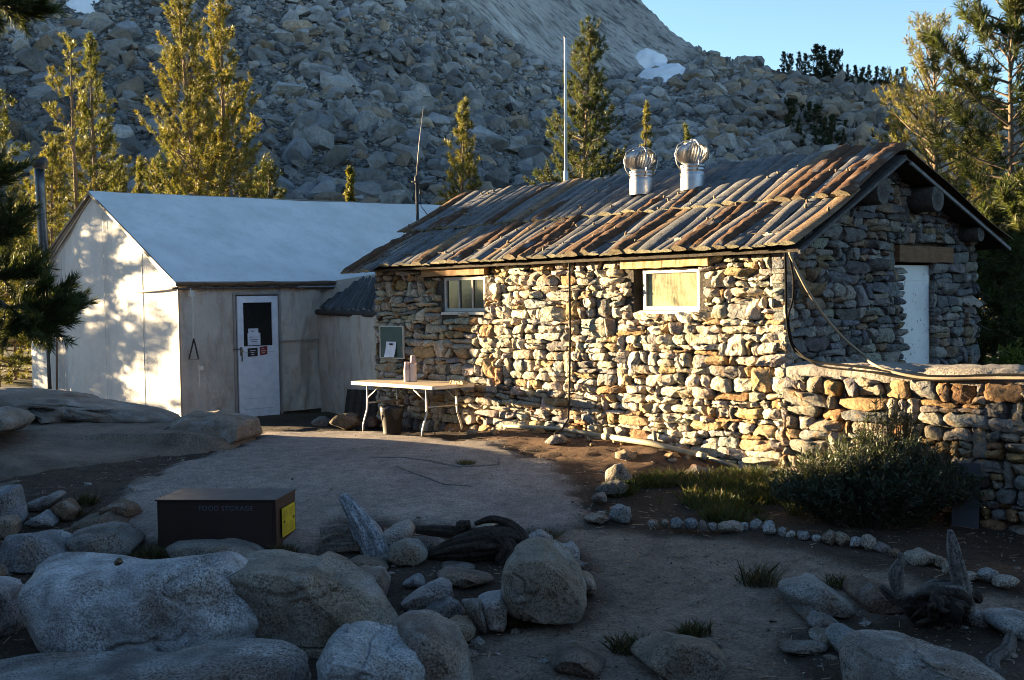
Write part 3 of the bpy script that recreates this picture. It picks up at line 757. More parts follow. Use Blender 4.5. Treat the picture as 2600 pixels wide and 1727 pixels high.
# windows
m, nt, b, out = new_mat('frosted_pane'); g = NG(nt); co = g.co()
c = g.mix((.27, .255, .15), g.ramp(g.noise(g.co(scale=(1, 1, .6)), 3.5, 5, .65, 1.2), (.34, .38), (.5, .9), (.68, 1.35)), 1.0); g.l(c, b.inputs['Base Color'])
b.inputs['Roughness'].default_value = .22; g.l(g.bump(g.noise(g.co(scale=(1, 1, .25)), 26, 3, .6), .35, .01), b.inputs['Normal']); M['pane_pale'] = m
m, nt, b, out = new_mat('dark_pane'); g = NG(nt); b.inputs['Base Color'].default_value = (.055, .052, .035, 1); b.inputs['Roughness'].default_value = .12
g.l(g.bump(g.noise(g.co(), 9, 2), .06, .01), b.inputs['Normal']); M['pane_dark'] = m
def window(W, bars, pane, dep):
    w = MB(); a0, a1, z0, z1 = W; t = .045; wh = (.45, .44, .41)
    w.obox(HP(a0, dep, z0 + .02), EA * (a1 - a0), EB * .05, EZ * t, wh); w.obox(HP(a0, dep, z1 - t - .005), EA * (a1 - a0), EB * .05, EZ * t, wh)
    w.obox(HP(a0, dep + .002, z0 + .02 + t), EA * t, EB * .046, EZ * (z1 - z0 - .025 - 2 * t), wh); w.obox(HP(a1 - t, dep + .002, z0 + .02 + t), EA * t, EB * .046, EZ * (z1 - z0 - .025 - 2 * t), wh)
    f = w.build('window', M['tinted'], hut)
    p = MB(); p.obox(HP(a0 + t, dep + .028, z0 + .02 + t), EA * (a1 - a0 - 2 * t), EB * .006, EZ * (z1 - z0 - .025 - 2 * t)); p.build('pane', M[pane], f)
    for fr in bars:
        q = MB(); q.obox(HP(a0 + t + fr * (a1 - a0 - 2 * t) - .01, dep + .006, z0 + .02 + t), EA * .02, EB * .02, EZ * (z1 - z0 - .025 - 2 * t), wh); q.build('glazing_bar', M['tinted'], f)
    s = MB(); s.obox(HP(a0 - .02, dep - .05, z0 - .025), EA * (a1 - a0 + .04), EB * .12, EZ * .04, (.55, .53, .48)); s.build('sill', M['tinted'], f)
    return f
window(W1, (.3, .66), 'pane_dark', .02); window(W2, (), 'pane_pale', .02)
# door in the gable
m, nt, b, out = new_mat('chipped_door_paint'); g = NG(nt); co = g.co()
sp = g.noise(co, 16, 3, .6); c = g.mix((.60, .62, .63), (.03, .03, .03), g.ramp(sp, (.655, 0.0), (.67, .85)), 'MIX')
c = g.mix(c, g.ramp(g.noise(co, 2.5, 5, .6), (.3, .8), (.6, 1.0)), 1.0); g.l(c, b.inputs['Base Color']); b.inputs['Roughness'].default_value = .5; M['doorpaint'] = m
mb = MB(); mb.obox(HP(.03, DR[0] - .05, .02), EA * .045, EB * (DR[1] - DR[0] + .04), EZ * 2.19)
mb.obox(HP(.022, DR[0] + .1, .1), EA * .008, EB * .02, EZ * 1.9); mb.obox(HP(.024, DR[0] + .08, 2.02), EA * .006, EB * .7, EZ * .012)
hd = mb.build('door', M['doorpaint'], hut); hd['label'] = 'pale grey metal door with chipped paint'
mb = MB(); mb.obox(HP(.03, DR[1] - .012, .02), EA * .06, EB * .03, EZ * 2.2, (.2, .14, .09)); mb.build('door_frame', M['lumber'], hd)
# drain pipe on the long wall
mb = MB(); mb.tube([HP(3.06, -.13, 2.42), HP(3.06, -.135, 1.5), HP(3.08, -.14, .8), HP(3.10, -.15, .34), HP(3.14, -.22, .22), HP(3.17, -.34, .16)], .014, 8, (.05, .045, .04))
for z in (.7, 1.5, 2.2): mb.obox(HP(3.05, -.15, z), EA * .05, EB * .12, EZ * .015, (.2, .2, .2))
mb.build('downpipe', M['rubber'], hut)
# ---------------------------------------------------------------- turbine ventilators
def ventilator(px, py, seed, hr=.205):
    n_ = FN; p0 = HP(0, EV[0], EV[1]) + FN * .16
    p = on_plane(px, py, p0, n_)
    mb = MB(); mb.lathe(p, [(.155, -.10), (.155, .05), (.15, .07)], 28)          # collar following the slope
    mb.obox(p - EA * .24 - FD * .24 - FN * .10, EA * .48, FD * .48, FN * .012, (1, 1, 1))
    v = mb.build('roof_ventilator', M['metal'], hut, smooth=False)
    for pl in v.data.polygons: pl.use_smooth = len(pl.vertices) == 4
    mb = MB(); mb.lathe(p, [(.15, .06), (.152, .12), (.146, .125), (.146, .145), (.152, .15), (.152, .17), (.146, .175), (.146, .19), (.156, .20), (.156, .22), (.14, .225)], 32)
    mb.build('neck', M['metal'], v, smooth=True)
    mb = MB(); c = p + EZ * .365; N = 26; hh = .135
    for k in range(N):
        a0 = 2 * math.pi * k / N + seed; P = []
        for t in np.linspace(-1, 1, 11):
            row = []
            rr = hr * (1 - .52 * abs(t) ** 2.3)
            for s in np.linspace(0, 1, 4):
                aa = a0 + s * .235 + .22 * t; r_ = rr * (1.0 - .26 * s)
                row.append(c + np.array([math.cos(aa) * r_, math.sin(aa) * r_, t * hh]))
            P.append(row)
        mb.grid(P)
    mb.lathe(c, [(.001, hh + .03), (.06, hh + .026), (hr * .5, hh + .004), (hr * .5, hh - .01), (.001, hh - .012)], 24)
    mb.lathe(c, [(hr * .56, -hh - .02), (hr * .56, -hh + .01), (hr * .45, -hh + .012)], 24)
    mb.tube([c - EZ * .2, c + EZ * .2], .012, 6)
    mb.build('turbine', M['metal'], v, smooth=True)
    mb = MB(); rim = p + EZ * .14
    for a in (0.25, 0.25 + math.pi, 0.25 + math.pi / 2, .25 + 1.5 * math.pi):
        d = np.array([math.cos(a), math.sin(a), 0])
        mb.tube([rim + d * .152, rim + d * .215 + EZ * .10, rim + d * .24 + EZ * .22, rim + d * .20 + EZ * .34, rim + d * .11 + EZ * .395, rim + EZ * .405], .007, 6)
    mb.lathe(rim + EZ * .40, [(.001, .02), (.02, .02), (.02, -.015), (.001, -.015)], 10)
    mb.build('bracket', M['metal'], v, smooth=True)
ventilator(1478 * DK, 433 * DK, .1, .225); ventilator(1597 * DK, 421 * DK, .25, .22)

# ================================================================ low wall running on from the hut
lw = empty('garden_wall', HP(-2.3, .2, -.1), 'low rubble retaining wall with a mortar coping running right from the hut corner', 'wall')
cells = rubble_cells([(-4.9, -.75), (-.02, -.75), (-.02, 1.0), (-4.9, 1.0)], [], 77, .135, .30)
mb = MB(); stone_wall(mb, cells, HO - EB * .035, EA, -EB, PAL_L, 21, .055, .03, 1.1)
mb.build('stonework', M['wallstone'], lw, smooth=True, sharp=38)
mb = MB(); mb.obox(HP(-4.9, .0, -.75), EA * 4.86, EB * .5, EZ * 1.7, MORT); mb.build('wall_core', M['slabgranite'], lw)
mb = MB(); n = 60; P = []
for k in range(n):
    a = -4.9 + 4.84 * k / (n - 1); q = np.random.default_rng(k); row = []
    for b_, z_ in ((-.03, .96), (-.075, 1.02), (-.05, 1.085), (.05, 1.12), (.2, 1.13), (.4, 1.14), (.56, 1.10), (.58, .9)):
        row.append(HP(a, b_ + .018 * math.sin(a * 7) + q.normal(0, .008), z_ + q.normal(0, .006) + .012 * math.sin(a * 5.1)))
    P.append(row)
mb.grid(P, (.36, .325, .285)); mb.build('coping', M['slabgranite'], lw, smooth=True)
# ================================================================ canvas tent
def canvas_mat(name, col, dirt, trans=.06, mott=.16, wrk=.25, ds=.5):
    m, nt, b, out = new_mat(name); g = NG(nt); co = g.co()
    n1 = g.noise(co, 1.3, 6, .65); c = g.mix(col, g.ramp(n1, (.3, 1 - mott), (.65, 1.0)), 1.0)
    n2 = g.noise(g.co(scale=(1, 1, .35)), 5, 6, .7); c = g.mix(c, dirt, g.ramp(n2, (.50, 0.0), (.72, ds)), 'MIX')
    w = g.noise(co, 130, 2, .5); c = g.mix(c, g.ramp(w, (.3, .88), (.7, 1.0)), 1.0)
    g.l(c, b.inputs['Base Color']); b.inputs['Roughness'].default_value = .9; b.inputs['Specular IOR Level'].default_value = .1
    nb = g.bump(g.noise(g.co(scale=(1, 1, .55)), 4.5, 5, .6, .8), wrk, .08); g.l(g.bump(w, .25, .004, nb), b.inputs['Normal']); return m
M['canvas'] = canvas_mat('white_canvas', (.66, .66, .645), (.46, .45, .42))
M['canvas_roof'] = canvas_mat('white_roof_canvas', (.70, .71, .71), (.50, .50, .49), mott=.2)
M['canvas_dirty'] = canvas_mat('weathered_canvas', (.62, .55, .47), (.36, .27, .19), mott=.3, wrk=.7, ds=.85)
TW = 5.84; TL = 8.7; TE = 2.25; TR = 3.93
tent = empty('canvas_tent', TP(TW / 2, TL / 2, 0), 'large white canvas tent cabin with a white screen door', 'tent')
def sheet(fn, nu, nv, mat, name, parent, smooth=True, tint=(1, 1, 1)):
    P = [[fn(u, v) for u in np.linspace(0, 1, nu)] for v in np.linspace(0, 1, nv)]
    mb = MB(); mb.grid(P, tint); return mb.build(name, M[mat], parent, smooth)
def wr(a, b, k=1.0, s=0): return float(fbm(np.array([[a * k, b * k, s]]), 3, 13)[0])
ov = .10
def roof_f(u, v):      # u along ridge, v from ridge to near eave
    b = -ov + u * (TL + ov); a = TW / 2 * (1 - v) - .13 * v
    sag = -.05 * math.sin(math.pi * v) - .02 * math.sin(math.pi * min(max(b, 0), TL) / TL)
    z = TR + .012 * b + (TE - TR - .012 * b * .2) * v + sag + .016 * wr(b * 1.3 + v * 2.4, v * 2, 1.1) - .02 * math.exp(-(((b + .2) % 1.45 - .72) / .10) ** 2) * v + .010 * math.sin(b * 5.2) * v ** 3
    return TP(a, b, z)
def roof_b(u, v):
    b = -ov + u * (TL + ov); a = TW / 2 * (1 + v) + .2 * v
    return TP(a, b, TR + .012 * b + (TE - TR) * v - .05 * math.sin(math.pi * v))
rt = sheet(roof_f, 60, 18, 'canvas_roof', 'roof', tent)
sheet(roof_b, 20, 8, 'canvas_roof', 'roof', tent)
def gab(u, v):
    a = u * TW; top = TE - .03 + (TR - TE) * (1 - abs(a - TW / 2) / (TW / 2)); z = -.25 + v * (top + .25 - .03)
    return TP(a, .0 + .018 * wr(a * 1.5, z * .4, 1.2, 4) + .02 * math.sin(a * 3.3), z)
gb = sheet(gab, 61, 30, 'canvas', 'gable_wall', tent)
for a in (1.15, 2.55, 4.3):
    mb = MB(); top = TE + (TR - TE) * (1 - abs(a - TW / 2) / (TW / 2)) - .08
    mb.obox(TP(a, -.022, 0), EA * .012, -EB * .004, EZ * top, (.42, .42, .42)); mb.build('seam', M['tinted'], gb)
for bs in np.arange(1.25, TL - .3, 1.45):
    P = []
    for v in np.linspace(.0, 1, 19):
        row = []
        for db in (-.03, .0, .006, .012):
            row.append(roof_f((bs + db + ov) / (TL + ov), v) + EZ * (.004 if db >= 0 else -.004))
        P.append(row)
    mb = MB(); mb.grid(P); mb.build('seam', M['canvas_roof'], rt, smooth=False)
# dark edge boards under the gable overhang
def edge(a0, z0, a1, z1, wd, name):
    mb = MB(); p = TP(a0, -ov, z0); q = TP(a1, -ov, z1)
    mb.obox(p - EZ * wd, q - p, EB * .03, EZ * wd, (.16, .12, .09)); return mb.build(name, M['tinted'], tent)
edge(-.13, TE - .012, TW / 2, TR - .012, .05, 'rake_board'); edge(TW + .2, TE - .012, TW / 2 + .001, TR - .012, .05, 'rake_board')
mb = MB()
for s in (0, 1):
    a0, a1 = ((-.0, TW / 2), (TW, TW / 2 + .001))[s]
    mb.obox(TP(a0, -.03, TE - .10), TP(a1, -.03, TR - .10) - TP(a0, -.03, TE - .10), -EB * .01, EZ * .035, (.45, .40, .33))
mb.build('gable_trim', M['tinted'], tent)
# side wall: plain panel, door, sagging canvas panels
def sidep(b0, b1, z0, z1, amp, seed, da=0.0):
    def f(u, v):
        b = b0 + u * (b1 - b0); z = z0 + v * (z1 - z0)
        return TP(da + amp * wr(b * 2.2 + seed, z * .9, 1.3, seed) + amp * .5 * wr(b * 5, z * 2.5, 1.6, seed + 3), b, z)
    return f
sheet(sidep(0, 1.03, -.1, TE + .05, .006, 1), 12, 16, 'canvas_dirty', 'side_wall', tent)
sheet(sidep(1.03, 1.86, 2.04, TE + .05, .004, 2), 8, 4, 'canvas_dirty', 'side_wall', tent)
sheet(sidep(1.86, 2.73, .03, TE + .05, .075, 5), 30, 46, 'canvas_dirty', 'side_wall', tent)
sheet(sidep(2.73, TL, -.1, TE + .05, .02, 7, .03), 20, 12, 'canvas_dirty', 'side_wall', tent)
mb = MB(); mb.obox(TP(TW, 0, -.2), EB * TL, EA * .02, EZ * (TE + .2)); mb.obox(TP(0, TL, -.2), EA * TW, EB * .02, EZ * (TE + .2))
mb.add([TP(0, TL, TE), TP(TW, TL, TE), TP(TW / 2, TL, TR)], [(0, 1, 2)]); mb.obox(TP(0.05, .05, -.1), EA * (TW - .1), EB * (TL - .1), EZ * .05); mb.build('back_wall', M['canvas'], tent)
mb = MB(); mb.obox(TP(-.012, -.015, -.1), -EA * .02, EB * .03, EZ * (TE + .05), (.36, .28, .2)); mb.obox(TP(-.014, .985, -.05), -EA * .012, EB * .045, EZ * 2.12, (.33, .29, .26))
mb.obox(TP(-.014, 1.03, 2.045), -EA * .012, EB * .84, EZ * .03, (.33, .29, .26)); mb.obox(TP(-.016, 1.0, 2.16), -EA * .01, EB * .9, EZ * .02, (.3, .24, .19))
mb.obox(TP(-.012, 1.868, 0), -EA * .012, EB * .04, EZ * 2.2, (.30, .27, .25)); mb.build('wall_trim', M['tinted'], tent)
mb = MB(); mb.obox(TP(-.03, 1.86, 1.235), -EA * .03, EB * .86, EZ * .018, (.3, .27, .24)); mb.build('batten', M['tinted'], tent)
# floor joists and dark gap beneath
mb = MB(); mb.obox(TP(.05, .2, -.15), EB * 3.5, EA * .15, EZ * .16, (.10, .075, .055)); mb.build('floor_beam', M['wood'], tent)
# door
D0, D1, DZ0, DZ1 = 1.055, 1.835, -.015, 2.02
mb = MB(); t = .11; zb = 1.18; wh = (.78, .79, .84)
mb.obox(TP(-.035, D0, DZ0), EB * (D1 - D0), EA * .035, EZ * (zb - DZ0), wh)
mb.obox(TP(-.035, D0, zb), EB * t, EA * .035, EZ * (DZ1 - zb), wh); mb.obox(TP(-.035, D1 - t, zb), EB * t, EA * .035, EZ * (DZ1 - zb), wh)
mb.obox(TP(-.034, D0 + t, DZ1 - t), EB * (D1 - D0 - 2 * t), EA * .033, EZ * t, wh)
for q in ((D0 + .1, .12, .58, .012), (D0 + .1, .3, .58, .008)): mb.obox(TP(-.039, q[0], q[1]), EB * q[2], EA * .004, EZ * q[3], (.55, .56, .6))
door = mb.build('door', M['tinted'], tent)
mb = MB(); mb.obox(TP(-.012, D0 + t, zb), EB * (D1 - D0 - 2 * t), EA * .006, EZ * (DZ1 - zb - t)); mb.build('window_pane', M['pane_dark'], door)
M['pane_door'] = plain_mat('dim_glass', (.012, .012, .011), .25, 0, .3, 3, .02, 10)
door.children[0].data.materials[0] = M['pane_door']
def panel_obj(name, b0, b1, z0, z1, col, lines, lcol, off, parent, skew=0.0):
    mb = MB(); mb.obox(TP(-off, b0, z0), EB * (b1 - b0) + EZ * skew, EA * .004, EZ * (z1 - z0), col)
    for x0, x1, zc, h in lines:      # rows of little strokes standing in for lettering too small to read
        x = x0; r = random.Random(int((b0 + x0 + zc) * 9999))
        while x < x1 - .004:
            w = r.uniform(.006, .011); mb.obox(TP(-off - .0012, b0 + x, z0 + zc + skew * x / (b1 - b0)), EB * w, EA * .001, EZ * h * r.uniform(.75, 1), lcol); x += w + .003
    return mb.build(name, M['tinted'], parent)
pw = (.72, .73, .80); ink = (.05, .05, .07)
panel_obj('notice', D0 + .21, D0 + .40, 1.36, 1.475, pw, [(.02, .17, .085, .004), (.06, .11, .06, .014), (.03, .16, .035, .004), (.03, .16, .015, .004)], ink, .020, door)
panel_obj('notice', D0 + .19, D0 + .435, 1.195, 1.40, pw, [(.04, .06, .125, .022), (.07, .19, .132, .008), (.04, .20, .085, .013), (.07, .18, .055, .011), (.03, .2, .02, .003)], ink, .026, door)
panel_obj('sign', D0 + .175, D0 + .365, 1.005, 1.145, (.025, .018, .02), [(.045, .145, .092, .018), (.06, .13, .058, .018), (.07, .125, .024, .018)], (.75, .7, .66), .041, door, .006)
panel_obj('sign', D0 + .41, D0 + .555, 1.02, 1.16, (.23, .022, .018), [(.03, .085, .10, .016), (.025, .11, .062, .018), (.03, .10, .026, .018)], (.72, .5, .46), .041, door, .014)
mb = MB(); mb.lathe(TP(-.055, D0 + .055, 1.10), [(.001, .02), (.022, .018), (.026, .0), (.022, -.018), (.001, -.02)], 12, axis=-EA, tint=(.25, .2, .1))
mb.obox(TP(-.042, D0 + .035, 1.03), EB * .04, EA * .006, EZ * .14, (.10, .09, .07)); mb.obox(TP(-.06, D0 + .05, .93), EB * .016, EA * .012, EZ * .13, (.12, .11, .1)); mb.obox(TP(-.03, D0 - .1, 1.13), EB * .15, -EA * .012, EZ * .02, (.1, .1, .1)); mb.build('handle', M['tinted'], door)
mb = MB(); mb.obox(TP(-.04, D0 + .1, 1.075), EB * .62, -EA * .002, EZ * .003, (.2, .2, .2)); mb.build('wire', M['tinted'], door)
# eave rail with ties
mb = MB(); pts = [TP(-.09, -.05 + 3.3 * k / 14, 2.165 + .006 * math.sin(k * .9) - .0004 * (k - 7) ** 2) for k in range(15)]
mb.tube(pts, .019, 8, (.09, .085, .08)); mb.tube([TP(1.25, -.05, 2.12), TP(.1, -.055, 2.155), TP(-.1, -.055, 2.16)], .02, 8, (.06, .045, .035))
mb.tube([TP(-.115, 2.2, 2.168), TP(-.115, 3.05, 2.17), TP(-.12, 3.3, 2.20), TP(-.12, 3.32, 2.14)], .015, 8, (.25, .27, .29))
for k in range(10):
    p = TP(-.09, .1 + k * .33, 2.165); mb.tube([p + EZ * .07 + EA * .0, p + EZ * .02 - EA * .035, p - EZ * .03 - EA * .01 + EB * .01], .007, 5, (.08, .075, .07))
rail = mb.build('eave_rail', M['tinted'], tent, smooth=True)
# canvas edge hanging at the eave
mb = MB(); P = []
for k in range(50):
    b_ = -.1 + 4.2 * k / 49; s_ = .012 * math.sin(k * 1.7) + .02 * abs(math.sin(k * .45))
    P.append([TP(-.13, b_, TE + .012), TP(-.12, b_, TE - .05 - s_), TP(-.10, b_ + .002, TE - .03 - s_)])
mb.grid(P, (.2, .16, .12)); mb.build('eave_hem', M['tinted'], tent, smooth=True)
# ---------------------------------------------------------------- dinner triangle
dt = empty('dinner_triangle', TP(-.17, .16, 1.6), 'iron dinner triangle hanging on a cord at the tent corner, with its striker', 'triangle bell')
c0 = TP(-.17, .16, 0)
mb = MB(); mb.tube([c0 + EZ * 2.15 + EA * .05, c0 + EZ * 2.0, c0 + EZ * 1.72 + EB * .008, c0 + EZ * 1.36], .011, 6, (.62, .58, .5)); mb.cbox(c0 + EZ * 2.07 + EA * .02, EA * .03, EB * .035, EZ * .05, (.6, .58, .52)); mb.build('cord', M['tinted'], dt, smooth=False)
mb = MB(); dxy = (EB * .8 - EA * .6); dxy /= np.linalg.norm(dxy)
mb.tube([c0 + dxy * .01 + EZ * 1.35, c0 - dxy * .075 + EZ * 1.02, c0 + dxy * .075 + EZ * 1.015, c0 + dxy * .012 + EZ * 1.33], .014, 8, (.03, .028, .026)); i0 = -EA * .0 - np.cross(dxy, EZ) * .012; mb.tube([c0 + i0 + dxy * .008 + EZ * 1.345, c0 + i0 - dxy * .083 + EZ * 1.012, c0 + i0 + dxy * .083 + EZ * 1.006], .008, 6, (.62, .56, .47)); mb.build('bar', M['tinted'], dt)
mb = MB(); s0 = c0 + dxy * .075; mb.tube([s0 + EZ * 1.01, s0 + EZ * .92], .005, 5, (.5, .45, .4)); mb.tube([s0 + EZ * .93, s0 + dxy * .01 + EZ * .56], .010, 6, (.72, .66, .56)); mb.cbox(s0 + dxy * .035 + EZ * .88, dxy * .03, EA * .02, EZ * .03, (.7, .68, .62)); mb.build('striker', M['tinted'], dt)
# ---------------------------------------------------------------- lean-to between tent and hut
lt = empty('lean_to', TP(-.6, 3.3, 0), 'dirty canvas lean-to with a low slab roof joining the tent to the hut', 'lean-to')
pA = np.array([*dat(742, 950, 20.85)[:2], 0]); pB = HP(7.28, .12, 0)
pAz = lambda z: pA + EZ * z
dAB = pB - pA; nAB = np.cross(dAB, EZ); nAB /= np.linalg.norm(nAB); nAB = nAB if nAB[1] < 0 else -nAB
def lf(u, v):
    z = -.02 + v * 1.68; p = pA + dAB * u + EZ * z
    return p + nAB * (.05 * wr(u * 3, z * .8, 1.6, 31) + .05 * abs(math.sin(u * 9 + z)) * (v ** 2) * .7)
sheet(lf, 36, 40, 'canvas_dirty', 'canvas_wall', lt)
A0 = dat(731, 716, 20.7); A1 = dat(882, 722, 18.25); B0 = dat(800, 652, 21.9); B1 = dat(896, 640, 19.2)
mb = MB(); n = 13
for k in range(n):
    f0, f1 = k / n, (k + 1.12) / n
    a, b_, c_, d_ = A0 + (A1 - A0) * f0, A0 + (A1 - A0) * f1, B0 + (B1 - B0) * f1, B0 + (B1 - B0) * f0
    li = .03 * (k % 2) + .01 * random.Random(k).random(); mid = (a + b_) / 2 + EZ * .05; mid2 = (c_ + d_) / 2 + EZ * .05
    col = np.array([.085, .082, .085]) * random.Random(k + 4).uniform(.7, 1.5)
    P = [[q + EZ * li for q in (a, mid, b_)], [q + EZ * li for q in (d_, mid2, c_)]]; mb.grid(P, col); mb.grid([[q - EZ * .06 + EZ * li for q in (a, b_)], [q + EZ * li for q in (a, b_)]], col * .6)
mb.tube([A0 - EZ * .03, A1 - EZ * .03], .05, 8, (.07, .055, .045), wob=.2)
mb.build('slab_roof', M['wood'], lt)
# grey canvas flap above the slab roof
mb = MB(); mb.grid([[dat(740, 712, 20.95), dat(890, 640, 20.9)], [dat(742, 652, 21.0), dat(890, 628, 21.0)]], (1, 1, 1)); mb.build('canvas_flap', M['canvas_dirty'], lt)
# ---------------------------------------------------------------- stove pipe
b0 = np.array([*at(116, 700, 22.3)[:2], 0]); b0[2] = gz(*b0[:2])
sp = empty('stovepipe', b0, 'tall shiny metal stovepipe with a cap standing beside the tent gable', 'stovepipe')
mb = MB(); top = at(105, 430, 22.3)[2]; lo = 1.95; tp = b0 * np.array([1, 1, 0]) + EZ * top + np.array([-.06, 0, 0])
bt = b0 * np.array([1, 1, 0]) + EZ * lo
prof = [bt + (tp - bt) * k / 8 for k in range(9)]
mb.tube(prof, .09, 20); 
for k in (2, 4, 6): q = prof[k]; mb.lathe(q, [(.092, -.012), (.095, 0), (.092, .012)], 20)
mb.build('pipe', M['dullmetal'], sp, smooth=True)
mb = MB(); mb.tube([tp - EZ * .05, tp + EZ * .1], .075, 16, (.05, .05, .05)); mb.tube([tp + EZ * .07 + np.array([.13, 0, .05]), tp + EZ * .12, tp + EZ * .08 + np.array([-.1, 0, .0])], [.10, .115, .09], 14, (.03, .03, .03)); mb.build('cap', M['tinted'], sp, smooth=True)
for (x0, y0, x1, y1, r, col) in ((108, 745, 118, 912, .022, (.05, .05, .05)), (131, 760, 131, 912, .02, (.16, .10, .07))):
    mb = MB(); mb.tube([at(x0 * DK, y0 * DK, 22.25), at(x1 * DK, y1 * DK, 22.1)], r, 8, col); mb.build('strut', M['tinted'], sp, smooth=True)
mb = MB(); mb.tube([bt, bt - EZ * 1.95], .03, 8, (.06, .06, .06)); mb.obox(bt - np.array([.12, .02, .05]), np.array([.24, 0, 0]), np.array([0, .3, 0]), EZ * .04, (.06, .06, .06)); mb.build('bracket', M['tinted'], sp)
# ---------------------------------------------------------------- poles
pb = np.array([*dat(963, 512, 19.5)[:2], 0]); an = empty('radio_antenna', pb, 'thin whip antenna on a black mast at the left end of the log roof', 'antenna')
zz = lambda y, Y: dat(963, y, Y)[2]
mb = MB(); mb.tube([pb, pb + EZ * zz(410, 19.5)], .024, 8, (.02, .02, .02)); mb.lathe(pb + EZ * zz(413, 19.5), [(.03, -.09), (.04, -.05), (.04, .03), (.02, .06)], 10, tint=(.03, .03, .03)); mb.build('mast', M['tinted'], an, smooth=True)
tipp = dat(976, 250, 19.5); q = pb + EZ * zz(405, 19.5); mb = MB(); mb.tube([q, q + (tipp - q) * .5 + np.array([-.01, 0, 0]), tipp], [.014, .008, .004], 6, (.3, .25, .22)); mb.cbox(q - EZ * .1, np.array([.09, 0, 0]), np.array([0, .01, 0]), EZ * .012, (.1, .1, .1)); mb.build('whip', M['tinted'], an, smooth=True)
mb = MB(); mb.tube([q - EZ * .05 + np.array([.03, 0, 0]), q - EZ * .5 + np.array([.06, 0, 0]), q - EZ * .72 + np.array([.22, 0, 0]), q - EZ * .75 + np.array([.42, .1, 0])], .007, 5, (.015, .015, .015)); mb.build('cable', M['tinted'], an, smooth=True)
fb = np.array([*dat(1305, 420, 23.5)[:2], 0]); ft = dat(1303, 85, 23.5)
fp = empty('flagpole', fb, 'tall thin white pole rising behind the hut roof', 'pole')
mb = MB(); zs = dat(1304, 395, 23.5)[2]; mb.tube([fb, fb * np.array([1, 1, 0]) + EZ * zs], .048, 12, (.66, .65, .62)); mb.build('lower_tube', M['tinted'], fp, smooth=True)
mb = MB(); mb.tube([fb * np.array([1, 1, 0]) + EZ * (zs - .1), ft], [.033, .022], 10, (.66, .65, .62)); mb.lathe(ft, [(.022, -.02), (.035, 0), (.001, .02)], 8, tint=(.15, .12, .1)); mb.build('upper_tube', M['tinted'], fp, smooth=True)
# notice board on the hut wall
nb0 = HP(6.47, -.10, 1.03); nbd = empty('notice_board', nb0, 'green notice board with one white sheet, hung on the stone wall beside the lean-to', 'notice board')
mb = MB(); w_, h_ = .54, .46; mb.obox(nb0, EA * w_, EB * .02, EZ * h_, (.045, .085, .075)); mb.build('board', M['tinted'], nbd)
mb = MB(); fr = (.5, .5, .46); mb.obox(nb0 - EA * .008 - EZ * .012 - EB * .006, EA * (w_ + .02), EB * .03, EZ * .016, fr); mb.obox(nb0 - EA * .008 + EZ * h_ - EB * .006, EA * (w_ + .02), EB * .03, EZ * .016, fr); mb.obox(nb0 - EA * .012 - EB * .005, EA * .016, EB * .028, EZ * h_, fr); mb.obox(nb0 + EA * (w_ - .004) - EB * .005, EA * .016, EB * .028, EZ * h_, fr); mb.build('frame', M['tinted'], nbd)
mb = MB(); P = []
for v in np.linspace(0, 1, 6): P.append([nb0 + EA * (.15 + u * .24 + .02 * (1 - v)) - EB * (.008 + .035 * (1 - v) ** 2) + EZ * (.01 + v * .23) for u in np.linspace(0, 1, 4)])
mb.grid(P, (.74, .75, .82)); mb.cbox(nb0 + EA * .26 - EB * .02 + EZ * .205, EA * .035, EB * .004, EZ * .012, (.03, .03, .04)); mb.build('paper', M['tinted'], nbd, smooth=True)
